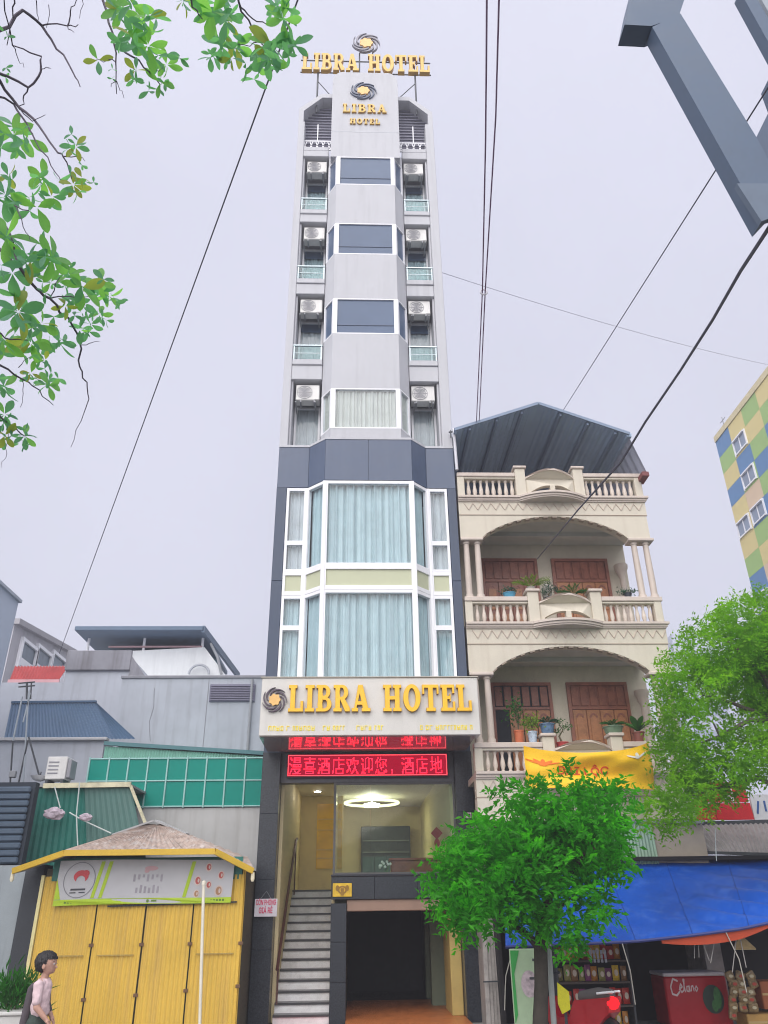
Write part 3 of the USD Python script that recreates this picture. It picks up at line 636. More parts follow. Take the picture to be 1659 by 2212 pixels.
# ------------------------------------------------------------------ foliage helpers
def unit(a): return a / np.maximum(np.linalg.norm(a, axis=-1, keepdims=True), 1e-9)
def diamonds(P, D, L, W, rg, curl=.15):
    """N small leaflets, four corners each, folded a little along the middle"""
    D = unit(D); S = unit(np.cross(D, unit(rg.normal(size=P.shape) + [0, 0, .8]))); Nn = np.cross(S, D)
    L = np.broadcast_to(np.asarray(L, float), (len(P),))[:, None]; W = np.broadcast_to(np.asarray(W, float), (len(P),))[:, None]
    v = np.stack([P, P + D * L * .45 + S * W / 2 + Nn * W * curl, P + D * L - Nn * L * .08, P + D * L * .45 - S * W / 2 + Nn * W * curl], 1).reshape(-1, 3)
    o = np.arange(len(P))[:, None] * 4
    f = np.concatenate([o + [0, 1, 2], o + [0, 2, 3]], 1).reshape(-1, 3)
    return T(v, f)
def bigleaf(P, D, N, L, W, droop=.25):
    """one broad leaf with a folded midrib, 16 faces"""
    D = unit(np.asarray(D, float)); N = np.asarray(N, float); S = unit(np.cross(D, N)); N = np.cross(S, D)
    V, F = [], []
    for t, w in ((0, .04), (.14, .30), (.36, .78), (.60, 1.0), (.80, .84), (.93, .45), (1., .03)):
        m = P + D * L * t - N * L * droop * t * t
        V += [m + S * W / 2 * w + N * W * .12 * w, m, m - S * W / 2 * w + N * W * .12 * w]
    for i in range(6):
        a = 3 * i
        F += [[a, a + 1, a + 4], [a, a + 4, a + 3], [a + 1, a + 2, a + 5], [a + 1, a + 5, a + 4]]
    return T(V, F)
def crown(lobes, rg, sprays, leaflets, L, W, spray_len, shell=.55, droop=.35):
    """lobes: (centre, radii) ; every spray is a small twig of paired leaflets"""
    vol = np.array([np.prod(r) ** .7 for c, r in lobes]); vol /= vol.sum()
    Ps, Ds = [], []
    for (c, r), w in zip(lobes, vol):
        n = int(sprays * w) + 1
        d = unit(rg.normal(size=(n, 3))); rad = (shell + (1 - shell) * rg.random(n) ** .6)[:, None]
        lump = (.55 + .85 * meshkit.noise(d * 2.6 + np.array(c) * 3.1))[:, None]
        p = np.asarray(c) + d * rad * lump * np.asarray(r)
        Ps.append(p); Ds.append(unit(d * 1.0 + rg.normal(size=d.shape) * .55 - np.array([0, 0, droop])))
    P = np.vstack(Ps); D = np.vstack(Ds)
    S = unit(np.cross(D, unit(rg.normal(size=D.shape) + [0, 0, 1.5])))
    PP, DD = [], []
    for k in range(leaflets):
        t = (k // 2 + .5) / (leaflets / 2); sgn = 1 if k % 2 else -1
        sl = spray_len * (.7 + .6 * rg.random((len(P), 1)))
        PP.append(P + D * sl * t - np.array([0, 0, .12]) * (sl * t * t) + rg.normal(size=P.shape) * spray_len * .05)
        DD.append(unit(D * .55 + S * sgn + rg.normal(size=P.shape) * .25))
    P2, D2 = np.vstack(PP), np.vstack(DD)
    return diamonds(P2, D2, L * (.65 + .6 * rg.random(len(P2))), W * (.7 + .5 * rg.random(len(P2))), rg)
def pxlobe(u, v, ru, rv, Y, depth):
    c = at(u, v, Y); a = at(u + ru, v, Y); b = at(u, v - rv, Y)
    return (c, (abs(a[0] - c[0]), depth, abs(b[2] - c[2])))

# ------------------------------------------------------------------ the balcony house on the right
M_hcream = mat('cream_house_paint', (.60, .55, .455), .7, .07, 1.5, streak=.25, streakc=(.40, .33, .26))
M_htrim = mat('pinkish_trim', (.58, .50, .44), .6, .08, 2.5, streak=.3, streakc=(.36, .28, .23))
M_baluster = mat('pale_baluster', (.62, .54, .47), .55, .08, 4)
M_hdark = mat('relief_dark_brown', (.36, .29, .23), .8)  # dark brown of the groove strip and the arch dentils
M_wood = mat('red_brown_door_wood', (.27, .095, .06), .35, .3, 5)
M_wood2 = mat('orange_brown_door_panel', (.40, .17, .075), .35, .3, 6)
M_openroom = mat('dark_room', (.03, .035, .045), .9)
HB = thing('balcony_house', 'cream three-storey house with arched balconies and balustrades right of the tower', 'house', (4.3, 0, gz))
XA, XB = 2.235, 6.40
obj('wall', cat_([box(XA, XB - .02, 1.62, 11, gz, 9.6)]), M_hcream, HB)
obj('terrace_floor', box(XA, XB, .3, 11, 9.60, 9.72), M_hcream, HB)
xcen = 4.31
def bend(m, x0=3.70, x1=4.95, out=.34):
    v = np.array(m.vertices); t = np.clip((v[:, 0] - x0) / (x1 - x0), 0, 1); v[:, 1] -= out * np.sin(t * math.pi) ** .8
    return T(v, m.faces)
def lathe_baluster(x, z0, z1):
    h = z1 - z0
    return lathe([(.042, z0), (.042, z0 + .06 * h), (.026, z0 + .1 * h), (.05, z0 + .32 * h), (.046, z0 + .45 * h), (.024, z0 + .78 * h), (.03, z0 + .88 * h), (.042, z0 + .93 * h), (.042, z1)], (x, .08, 0), 8)
levels = [(4.39, 3.86, None, None), (7.35, 6.79, 5.76, 5.80), (10.33, 9.73, 8.72, 8.70)]
for li, (rt, cb_, ab, cap) in enumerate(levels):
    xa, xb = XA, (6.28, 6.36, 6.42)[li]
    # balustrade
    for r0_, r1_ in ((xa, 3.55), (5.10, xb + .03)):
        ra_ = obj('rail', cbox(r0_, r1_, -.05, .2, rt - .10, rt), M_htrim, HB)
        obj('rail_base', cbox(r0_, min(r1_, xb), -.02, .17, rt - .15, rt - .102), M_hcream, ra_)
    for px_ in (3.665, 4.985):
        pr = obj('pier', cbox(px_ - .115, px_ + .115, -.06, .2, cb_, rt + .10), M_hcream, HB)
        obj('pier_cap', cbox(px_ - .15, px_ + .15, -.10, .24, rt + .10, rt + .16), M_htrim, pr)
    for px_ in (xa + .08, xb - .08): obj('end_pier', cbox(px_ - .08, px_ + .08, -.03, .18, cb_, rt - .10), M_hcream, HB)
    for a, b, n in ((xa + .26, 3.48, 8), (5.18, xb - .24, 8)):
        for x in np.linspace(a, b, n): obj('baluster', lathe_baluster(x, cb_, rt - .15), M_baluster, HB, smooth=40)
    # bowed middle panel with two low openings
    arc = [(x, rt - .16 + .12 * math.sin(math.pi * (x - 3.78) / 1.09)) for x in np.linspace(3.78, 4.87, 16)]
    pan = Polygon([(3.78, cb_)] + arc + [(4.87, cb_)])
    half = [Polygon([(x0, cb_ + .035)] + [(x, cb_ + .05 + .13 * math.sin(math.pi * (.08 + .5 * abs((x - xo) / (x1 - x0)))) ** 1) for x in np.linspace(x0, x1, 8)] + [(x1, cb_ + .035)]) for x0, x1, xo in ((3.86, 4.27, 3.86), (4.38, 4.80, 4.80))]
    pan = (pan - unary_union(half)).segmentize(.06)
    obj('bow_panel', bend(xz(pan, -.02, .10), 3.78, 4.87, .20), M_hcream, HB)
    capl = Polygon([(x, z) for x, z in arc] + [(x, z + .045) for x, z in arc[::-1]]).segmentize(.06)
    obj('bow_cap', bend(xz(capl, -.05, .13), 3.78, 4.87, .20), M_htrim, HB)
    # cornice, bowed in the middle
    def bowed(o, z0, z1):
        pts = [(xa, .25), (xa, -.02 - o), (3.60, -.02 - o)] + [(x, -.02 - o - .26 * math.sin(math.pi * (x - 3.60) / 1.45) ** .8) for x in np.linspace(3.62, 5.03, 16)] + [(5.05, -.02 - o), (xb + o, -.02 - o), (xb + o, .25)]
        return xy(Polygon(pts).buffer(0), z0, z1)
    obj('cornice', cat_([bowed(.07, cb_ - .05, cb_ - .002), bowed(.035, cb_ - .10, cb_ - .051), bowed(.01, cb_ - .13, cb_ - .101)]), M_htrim, HB)
    # zigzag relief and string line
    zt, zb = cb_ - .16, cb_ - .33
    obj('fascia', box(xa, xb, 0.0, .25, cb_ - .45, cb_ - .131), M_hcream, HB)
    zz = []
    for x in np.arange(xa + .12, xb - .2, .20):
        zz += [bar((x, -.006, zt), (x + .10, -.006, zb), .022, .012), bar((x + .10, -.006, zb), (x + .20, -.006, zt), .022, .012)]
    obj('zigzag_relief', cat_(zz), mat('zigzag_relief', (.55, .45, .38), .7), HB)
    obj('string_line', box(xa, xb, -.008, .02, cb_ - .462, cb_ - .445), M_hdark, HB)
    if li == 0:
        obj('beam', box(xa, xb, 0.0, .3, 3.0, cb_ - .463), M_hcream, HB); continue
    # arch
    zs, zp = ab, ab + .53
    xs = np.linspace(2.70, 5.90, 33)
    arch = [(x, zs + (zp - zs) * (1 - ((x - 4.30) / 1.60) ** 2) ** .8 if abs(x - 4.30) < 1.6 else zs) for x in xs]
    fas = Polygon([(xa, zs), (xa, cb_ - .463), (xb - .02, cb_ - .463), (xb - .02, zs)] + [(5.90, zs)] + arch[::-1] + [(2.70, zs)]).buffer(0)
    obj('arch_wall', xz(fas, 0.004, .26), M_hcream, HB)
    for i in range(0, 32, 2):
        (x0, z0), (x1, z1) = arch[i], arch[i + 1]
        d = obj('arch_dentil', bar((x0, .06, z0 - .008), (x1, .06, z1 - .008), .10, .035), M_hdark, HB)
    obj('ceiling', box(xa + .01, xb - .03, .262, 1.61, zp + .04, zp + .16), mat('balcony_ceiling', (.50, .50, .48), .8, .08), HB)
    obj('ceiling_beam', box(2.6, 6.1, .9, 1.06, zp - .06, zp + .038), mat('balcony_ceiling', (.5, .5, .48), .8), HB)
    prt = levels[li - 1][0]
    # column pairs and inner half columns
    for x in (2.36, 2.60, xb - .38, xb - .12):
        y = .10; z0, z1 = prt, ab - .07
        c = obj('column', lathe([(.085, z0 + .001), (.085, z0 + .08), (.068, z0 + .10), (.070, z0 + .5), (.060, z1 - .06), (.075, z1 - .05), (.08, z1)], (x, y, 0), 14), M_htrim, HB, smooth=40)
    for a, b in ((xa, 2.72), (xb - .52, xb + .04)): obj('capital', cbox(a, b, -.04, .27, ab - .068, ab - .004), M_htrim, HB)
    obj('inner_column', lathe([(.09, prt - .5), (.07, prt - .4), (.065, zs - .35), (.13, zs - .16), (.16, zs - .1), (.16, zs - .02)], (6.18, 1.45, 0), 12), M_htrim, HB, smooth=40)
    obj('balcony_floor', box(xa, xb - .03, .25, 1.61, levels[li - 1][1] - .13, levels[li - 1][1] - .01), M_hcream, HB)
    # doors at the back of the balcony
    fz = levels[li - 1][1]; dz = ab + .15 - .02
    for di, (x0, x1) in enumerate(((2.98, 4.17), (4.65, 5.85))):
        dr = obj('door', cat_([box(x0 - .07, x0, 1.55, 1.615, fz, dz), box(x1, x1 + .07, 1.55, 1.615, fz, dz), box(x0 - .07, x1 + .07, 1.55, 1.615, dz, dz + .07), box(x0, x1, 1.56, 1.61, dz - .52, dz - .46)]), M_wood, HB)
        opened = li == 1 and di == 0
        obj('door_back', box(x0, x1, 1.60, 1.614, fz, dz), M_openroom if opened else M_wood, dr)
        for k in range(6): obj('transom_slat', cbox(x0 + .02 + (x1 - x0) / 6 * k, x0 - .02 + (x1 - x0) / 6 * (k + 1), 1.575, 1.598, dz - .44, dz - .02, .006), M_wood, dr)
        for k in range(4):
            if opened and k == 0: continue
            a = x0 + (x1 - x0) / 4 * k; b = a + (x1 - x0) / 4
            lf = obj('door_leaf', cbox(a + .008, b - .008, 1.57, 1.597, fz + .02, dz - .53, .006), M_wood2 if not (li == 2 and di == 0) else M_wood, dr)
            for za, zb2 in ((fz + .15, fz + .75), (fz + .85, dz - .70)):
                obj('door_panel', cbox(a + .06, b - .06, 1.552, 1.569, za, zb2, .008), M_wood2, lf)
            obj('carved_arch', xz(ell((a + b) / 2, dz - .70, .09, .10) - ell((a + b) / 2, dz - .70, .05, .06), 1.558, 1.5695), M_wood, lf)
obj('ground_floor_back', box(XA, XB - .1, 1.2, 1.6, gz, 3.0), mat('brown_ground_floor', (.16, .07, .05), .7, .2), HB)
for g0_, g1_ in ((XA, 2.42), (6.0, XB - .1)): obj('ground_floor_pier', box(g0_, g1_, .05, 1.19, gz, 2.995), mat('dusty_pier', (.30, .27, .25), .8, .25, 3), HB)
# gable of sheet metal over the terrace
M_roofblue = mat('slate_blue_sheet', (.36, .47, .62), .45, .10, 1.2)
M_roofrib = mat('slate_rafter', (.20, .26, .36), .5)
pk, le, re = (4.20, 12.02), (2.20, 11.27), (6.22, 11.20)
gr_ = obj('gable_roof', cat_([corr((le[0], -.35, le[1]), (pk[0], -.35, pk[1]), (le[0], 9, le[1]), (pk[0], 9, pk[1]), 16, .018), corr((pk[0], -.35, pk[1]), (re[0], -.35, re[1]), (pk[0], 9, pk[1]), (re[0], 9, re[1]), 16, .018)]), M_roofblue, HB)
for t in (.18, .5, .8): obj('rafter', bar((le[0] + (pk[0] - le[0]) * t, -.3, le[1] + (pk[1] - le[1]) * t - .06), (le[0] + (pk[0] - le[0]) * t, 8.9, le[1] + (pk[1] - le[1]) * t - .06), .05, .08), M_roofrib, gr_)
for t in (.25, .55, .85): obj('rafter', bar((pk[0] + (re[0] - pk[0]) * t, -.3, pk[1] + (re[1] - pk[1]) * t - .06), (pk[0] + (re[0] - pk[0]) * t, 8.9, pk[1] + (re[1] - pk[1]) * t - .06), .05, .08), M_roofrib, gr_)
obj('ridge_cap', xz([(pk[0] - .16, pk[1] - .02), (pk[0], pk[1] + .035), (pk[0] + .16, pk[1] - .02), (pk[0] + .16, pk[1] - .06), (pk[0], pk[1] - .03), (pk[0] - .16, pk[1] - .06)], -.34, 9), M_roofblue, gr_)
obj('eave_cap', box(re[0] - .06, re[0] + .05, -.33, 9, re[1] - .06, re[1] + .03), M_roofblue, gr_)
obj('roof_edge', cat_([bar((le[0], -.36, le[1]), (pk[0], -.36, pk[1]), .03, .07), bar((pk[0], -.36, pk[1]), (re[0], -.36, re[1]), .03, .07)]), M_roofrib, gr_)
obj('side_sheet', corr((re[0] + .0, -.3, re[1] - .03), (re[0], 6, re[1] - .03), (6.48, -.3, 10.22), (6.48, 6, 10.22), 22, .012), mat('grey_translucent_sheet', (.36, .38, .46), .4), gr_)
obj('side_sheet', corr((le[0] + .03, .4, le[1] - .03), (le[0] + .03, 6, le[1] - .03), (2.26, .4, 9.73), (2.26, 6, 9.73), 22, .012), M_roofblue, gr_)
obj('terrace_wall', box(2.27, 6.35, 3.4, 3.6, 9.72, 11.6), mat('plum_wall', (.24, .17, .26), .8, .15), HB)
obj('gutter_corner', cbox(6.36, 6.52, -.3, .1, 10.12, 10.24), mat('rust_red', (.2, .06, .06), .6), HB)
obj('drain_pipe', tube([(2.215, -.12, 11.45), (2.235, -.1, 10.36)], .035), mat('pale_pipe', (.62, .62, .66), .4), HB)
obj('roof_post_bracket', cat_([bar((2.10, -.12, 11.35), (2.32, -.12, 11.4), .03), bar((2.14, -.12, 11.2), (2.14, -.12, 11.4), .025)]), M_dark, HB)

# potted plants on the balconies
M_potgreen = leafmat('pot_leaf', [(.2, (.02, .09, .015)), (.5, (.05, .20, .025)), (.8, (.14, .32, .05))], .3, 6)
M_potyellow = leafmat('pot_leaf_yellow', [(.2, (.12, .22, .02)), (.5, (.30, .38, .03)), (.8, (.5, .5, .06))], .3, 6)
M_potdark = leafmat('pot_leaf_blue', [(.2, (.015, .06, .035)), (.5, (.03, .13, .06)), (.8, (.07, .2, .08))], .25, 6)
M_terra = mat('terracotta_pot', (.52, .14, .06), .6, .12, 8)
M_bluewhite = mat('blue_white_pot', (.42, .50, .60), .25, .5, 26)
M_stone = mat('stone_pot', (.40, .38, .34), .8, .2, 12)
M_stem = mat('plant_stem', (.11, .09, .05), .8)
def potted(name, label, x, y, z, pr, ph, potm, leafm, style, h, seed, cat='potted plant', rim=True):
    rg = np.random.default_rng(seed)
    t = thing(name, label, cat, (x, y, z), 'potted plants along the balconies')
    prof = [(pr * .72, z), (pr * .8, z + ph * .1), (pr, z + ph * .9), (pr * 1.1, z + ph * .91), (pr * 1.1, z + ph), (pr * .9, z + ph), (pr * .88, z + ph * .9)]
    obj('pot', lathe(prof, (x, y, 0), 14), potm, t, smooth=35)
    zt = z + ph
    if style == 'bush':
        n = 170; st = [tube([(x, y, zt - .02), (x + rg.normal() * .05, y + rg.normal() * .04, zt + h * .5), (x + rg.normal() * .1, y + rg.normal() * .06, zt + h * .9)], .006, 5) for _ in range(5)]
        obj('stem', cat_(st), M_stem, t)
        P = np.array([x, y, zt + h * .6]) + rg.normal(size=(n, 3)) * np.array([.10, .08, h * .24])
        obj('foliage', diamonds(P, rg.normal(size=(n, 3)) + [0, 0, .2], .075, .035, rg), leafm, t)
    elif style == 'broad':
        for k in range(11):
            a = k * 2.4; d = np.array([math.cos(a), .7 * math.sin(a), 1.0 + .4 * rg.random()]); L = h * (.6 + .5 * rg.random())
            obj('leaf', bigleaf(np.array([x, y, zt - .01]), d, np.array([-d[0], -d[1], .8]), L, L * .34, .35), leafm, t, smooth=True)
    elif style == 'frond':
        for k in range(9):
            a = k * 2.4; d = np.array([math.cos(a), .6 * math.sin(a), .8]); d = d / np.linalg.norm(d); L = h * (.8 + .4 * rg.random())
            tt = np.linspace(.15, 1, 12); P = np.array([x, y, zt]) + d * (L * tt)[:, None] - np.array([0, 0, 1]) * (L * .45 * tt ** 2)[:, None]
            s = np.cross(d, [0, 0, 1.]); PP = np.vstack([P, P]); DD = np.vstack([np.tile(s + d * .7, (12, 1)), np.tile(-s + d * .7, (12, 1))])
            obj('frond', cat_([diamonds(PP, DD, L * .28, .018, rg), tube(np.vstack([[x, y, zt], P]), .004, 4)]), leafm, t)
    elif style == 'bonsai':
        tr = tube([(x, y, zt - .02), (x - .05, y, zt + h * .25), (x + .04, y, zt + h * .5), (x - .03, y, zt + h * .75)], [.022, .018, .013, .007], 7)
        obj('stem', tr, M_stem, t)
        P = np.vstack([np.array([x + dx, y, zt + h * dz]) + rg.normal(size=(60, 3)) * [.06, .05, .028] for dx, dz in ((-.10, .45), (.11, .6), (-.02, .85))])
        obj('foliage', diamonds(P, rg.normal(size=P.shape) + [0, 0, .5], .05, .022, rg), leafm, t)
    return t
l1 = 4.39
potted('potted_plant', 'tall leafy plant in an orange-red pot by the open left door of the lower balcony', 3.14, .10, l1, .095, .24, M_terra, M_potgreen, 'bush', .62, 1)
potted('potted_plant', 'yellow-green bush in a pale blue and white pot on the lower balcony rail', 3.40, .10, l1, .095, .22, M_bluewhite, M_potyellow, 'bush', .30, 2)
potted('potted_plant', 'dark leafy plant in a blue pot on the left pier of the lower balcony', 3.70, .08, 4.55, .14, .20, mat('deep_blue_pot', (.10, .17, .28), .25, .4, 20), M_potdark, 'frond', .28, 3)
potted('potted_plant', 'small bonsai in a red pot behind the bowed panel of the lower balcony', 3.98, .14, 4.26, .12, .15, mat('red_pot', (.42, .05, .05), .4), M_potgreen, 'bonsai', .48, 4)
potted('potted_plant', 'spreading plant in a wide green bowl on the right pier of the lower balcony', 4.99, .08, 4.55, .19, .14, mat('green_bowl', (.16, .24, .16), .3, .2, 9), M_potgreen, 'frond', .26, 5)
potted('potted_plant', 'broad-leaved plant in a brown-red pot on the lower balcony rail right of the banner', 5.48, .10, l1, .11, .20, mat('brown_pot', (.24, .08, .06), .5), M_potgreen, 'broad', .40, 6)
potted('potted_plant', 'pale violet pot with a low dark plant at the right end of the lower balcony', 5.95, .10, l1, .12, .13, mat('violet_pot', (.40, .38, .58), .4, .2, 10), M_potdark, 'bonsai', .18, 7)
l2 = 7.35
potted('potted_plant', 'small dark plant in a turquoise bowl on the upper balcony rail', 3.20, .08, l2, .13, .11, mat('turquoise_bowl', (.10, .34, .50), .3, .2, 9), M_potdark, 'bonsai', .10, 8)
potted('potted_plant', 'yellow-green plant spilling over the left pier of the upper balcony', 3.66, .04, 7.51, .09, .07, M_stone, M_potyellow, 'frond', .42, 9)
potted('potted_plant', 'grey rockery bonsai above the bowed panel of the upper balcony', 4.08, .10, 7.24, .15, .12, mat('black_tray', (.05, .05, .06), .4), M_potdark, 'bonsai', .34, 10)
potted('potted_plant', 'green fern arching from a black pot above the bowed panel of the upper balcony', 4.55, .06, 7.24, .11, .16, mat('black_pot', (.035, .04, .05), .4), M_potgreen, 'frond', .44, 11)
potted('potted_plant', 'tiny black pot at the right end of the upper balcony rail', 5.72, .08, l2, .08, .11, mat('black_pot', (.035, .04, .05), .4), M_potdark, 'bonsai', .06, 12)
rk = thing('garden_rock', 'pale grey ornamental rock beside the bonsai on the upper balcony', 'rock', (4.05, .2, 7.2))
m = trimesh.creation.icosphere(2, 1.0); v = np.array(m.vertices); v *= (.6 + .8 * meshkit.fbm(v * 1.8 + 5, 3))[:, None]
obj('stone', T(v * [.11, .09, .24] + [4.05, .24, 7.5], m.faces), M_stone, rk)
# yellow banner
M_banner = mat('yellow_banner_cloth', (.86, .50, .015), .6, .04, 2)
bn = thing('banner', 'yellow cloth banner with red lettering sagging from the lower balustrade', 'banner', (4.3, -.2, 3.4))
tl, tr, bl, br = (np.array([a[0], -.16, a[2]]) for a in (at(1129, 1613, -.16), at(1397, 1604, -.16), at(1135, 1706, -.16), at(1412, 1708, -.16)))
fb = bil(bl, br, tl, tr)
def banf(u, v, out=0.):
    p = fb(u, v); sag = 4 * u * (1 - u)
    p[..., 2] -= .20 * sag ** .8 * v + .02 * sag
    p[..., 1] += -.05 * np.sin(v * 7 + 3 * u) * sag - .03 * np.sin(9 * np.abs(u - .5) + 8 * v) - .04 * np.sin((u - v) * 14) * (.2 + .5 * sag) * .5 - out - .10 - .28 * sag ** .6
    return p
obj('cloth', patch(banf, 60, 22), M_banner, bn, smooth=True)
def onban(poly_mesh_uv, m, name):
    v = np.array(poly_mesh_uv.vertices); p = banf(v[:, 0], v[:, 1], .012 + .003 * (v[:, 2] > 0))
    obj(name, T(p, poly_mesh_uv.faces), m, bn)
tm = meshkit.text_mesh('ĐẠI LỘC', 1, .1, True); v = np.array(tm.vertices); v = v - v.min(0); v /= v.max(0)
tm = trimesh.Trimesh(np.stack([.22 + .40 * v[:, 0], .33 + .34 * v[:, 1], v[:, 2] * .1], 1), tm.faces, process=False)
onban(tm, mat('banner_red', (.62, .07, .015), .6), 'lettering')
fl = unary_union([affinity.rotate(ell(.125, .66, .018, .10), a, origin=(.125, .60)) for a in (-50, -25, 0, 25, 50)])
onban(_ext(affinity.scale(fl, 1, .9), .1), mat('banner_orange', (.80, .16, .01), .6), 'lotus_mark')
fl2 = unary_union([affinity.rotate(ell(.86, .78, .016, .08), a, origin=(.86, .72)) for a in (-40, 0, 40)])
onban(_ext(fl2, .1), mat('banner_white', (.75, .72, .66), .6), 'white_flower')

# ------------------------------------------------------------------ the chequered building far right
CBX = 20.0
M_ck = {'B': mat('facade_blue', (.10, .22, .42), .5, .06), 'G': mat('facade_green', (.32, .48, .16), .5, .06), 'Y': mat('facade_yellow', (.66, .55, .24), .5, .06), 'P': mat('facade_tan', (.66, .50, .34), .5, .06)}
CB = thing('chequered_building', 'tall building clad in blue, green and yellow squares at the far right', 'building', (CBX + 6, 12, gz))
yb = atx(1543, 945, CBX)[1]; zt = atx(1543, 945, CBX)[2]
obj('wall', box(CBX + .05, CBX + 16, -8, yb - .02, gz, zt), mat('facade_grey', (.45, .45, .44), .7), CB)
cw, rh = 1.58, 1.02
rows = ['BYGYBPYB', 'GWYGWBYW', 'YBGBWYGB', 'BWBYGPBY', 'YPGYPWGB', 'WWBGYBWG', 'YGPYGWYP', 'GYWWBYGW', 'BPYGYBPY', 'WYGWBGWB', 'YBPYWYGP', 'GWBGYPWY', 'BYGPWBYG', 'YGWBYGPW', 'GPYGBWYB', 'BYBYGPGY']
M_ckwin = mat('facade_window_glass', (.22, .27, .36), .08, .2, .8, spec=.6)
for r, row in enumerate(rows):
    for c, k in enumerate(row + 'GYB'):
        y1 = yb - cw * c - .004; y0 = yb - cw * (c + 1) + .004; z1 = zt - .35 - rh * r - .004; z0 = z1 - rh + .008
        col = 'BGY'[(r + c) % 3] if k == 'W' else k
        s = obj('facade_square', box(CBX, CBX + .06, y0, y1, z0, z1), M_ck[col], CB)
        if k == 'W':
            w = obj('window', cat_([box(CBX - .07, CBX - .002, y0 + .1, y0 + .18, z0 + .06, z1 - .04), box(CBX - .07, CBX - .002, y1 - .18, y1 - .1, z0 + .06, z1 - .04), box(CBX - .07, CBX - .002, y0 + .18, y1 - .18, z0 + .1, z0 + .17), box(CBX - .12, CBX - .002, y0 + .18, y1 - .18, z1 - .13, z1 - .06), box(CBX - .05, CBX - .002, (y0 + y1) / 2 - .03, (y0 + y1) / 2 + .03, z0 + .17, z1 - .13)]), M_whitemetal, CB)
            obj('pane', box(CBX - .02, CBX - .004, y0 + .18, y1 - .18, z0 + .17, z1 - .13), M_ckwin, w)
obj('parapet', box(CBX - .05, CBX + .3, -8, yb, zt - .35, zt), mat('parapet_yellow', (.60, .52, .32), .6), CB)
obj('antenna', cat_([bar((CBX + .5, yb - .4, zt), (CBX + .5, yb - .4, zt + 1.1), .04), bar((CBX + .5, yb - .7, zt + .9), (CBX + .5, yb - .1, zt + .9), .03)]), M_grey, CB)
dt = thing('distant_tower', 'faint grey high-rise far behind, between the cream house and the tree', 'building', (50, 62, gz))
q0 = at(1452, 1388, 60)[0]; q1 = at(1480, 1388, 60)[0]; qz = at(1465, 1388, 60)[2]
obj('wall', box(q0, q1 + 3, 60, 66, gz, qz), mat('distant_grey', (.42, .44, .52), .8), dt)
obj('roof_cap', box(q0 + .5, q1 + 2, 61, 65, qz, qz + 1.2), mat('distant_grey', (.42, .44, .52), .8), dt)
for k in range(6): obj('window_band', box(q0 + .2, q1 + 2.8, 59.95, 59.999, qz - 2.2 - 2.6 * k, qz - 1.0 - 2.6 * k), mat('distant_band', (.30, .33, .42), .5), dt)
# ------------------------------------------------------------------ left side: kiosk, sheds, grey houses
M_yellow = mat('yellow_corrugated_sheet', (.70, .47, .085), .5, .10, 1.4, streak=.5, streakc=(.50, .33, .12), bump=.15, bscale=9)
M_yedge = mat('yellow_trim', (.62, .40, .04), .5, .12, 3)
M_green = mat('dark_green_sheet', (.022, .17, .135), .5, .15, 1.5)
KY = -0.5
K = thing('kiosk', 'small kiosk with yellow corrugated folding doors under a low hipped roof', 'kiosk', (-3.5, 0, gz))
ktop = at(300, 1900, KY)[2] + .08
def kx(u, v): return at(u, v, KY)[0]
seams = [kx(92, 1957), kx(211, 1957), kx(317, 1957), kx(419, 1957), kx(526, 1957), kx(552, 1957)]
seams = [-5.22] + [round(s, 3) for s in seams[1:5]] + [-1.90]
for i in range(5):
    a, b = seams[i] + .012, seams[i + 1] - .012
    z1 = ktop - (.02 if i < 4 else -.05)
    w = obj('door_panel', corr((a, KY - .01 * (i % 2), gz + .04), (b, KY - .01 * (i % 2) - .012, gz + .04), (a, KY - .01 * (i % 2), z1), (b, KY - .01 * (i % 2) - .012, z1), max(2, round((b - a) / .074)), .012, 6, 10), M_yellow, K)
    if i < 4:
        for zz_ in (.35 + .05 * i, 1.1): obj('hinge', cbox(b - .03, b + .045, KY - .045, KY - .03, zz_, zz_ + .05, .004), mat('rusty_hinge', (.16, .09, .05), .8), w)
    if i in (0, 1, 3): obj('bolt', bar((a + .1, KY - .035, .98), (b - .1, KY - .035, .98), .018), mat('ochre_bar', (.42, .29, .08), .6), w)
obj('body', box(-5.22, -1.905, KY + .05, 1.6, gz, ktop + .1), mat('kiosk_dark_wall', (.10, .09, .06), .9), K)  # dark brown body walls behind the doors
obj('head_board', box(-5.10, -1.93, KY - .02, KY + .04, ktop - .09, 2.42), M_green, K)
obj('edge_trim', bar((-5.24, KY - .03, gz), (-5.24, KY - .03, ktop), .05), mat('pale_yellow_trim', (.70, .62, .30), .5), K)
obj('door_rail', bar((-4.1, KY - .05, at(370, 1953, KY)[2] - .02), (-1.98, KY - .05, at(370, 1953, KY)[2] + .02), .025), M_black, K)
# roof: front slope, two drooping hips, gablet
rz = at(335, 1781, .6)[2]
ridge = [np.array([at(325, 1781, .6)[0] - .05, .6, rz]), np.array([at(345, 1781, .6)[0] + .05, .6, rz])]
eL, eR = at(140, 1842, -1.0), at(466, 1829, -1.0)
eL[2] = eR[2] = (eL[2] + eR[2]) / 2
tL, tR = at(30, 1876, -.7), at(547, 1876, -.7)
midL, midR = at(185, 1806, -.2), at(430, 1803, -.2)
M_rooftile = mat('faded_pink_roofing', (.42, .33, .28), .8, .45, 9, streak=.8, streakc=(.62, .60, .58))
def roofquad(a, b, c, d, n, nm='roof_sheet', m=M_rooftile): return obj(nm, corr(a, b, c, d, n, .014, 4), m, K)
roofquad(eL, eR, ridge[0], ridge[1], 22)
roofquad(tL, eL, np.array([tL[0] + .5, 1.5, tL[2] + .30]), ridge[0], 9)
roofquad(eR, tR, ridge[1], np.array([tR[0] - .4, 1.5, tR[2] + .30]), 9)
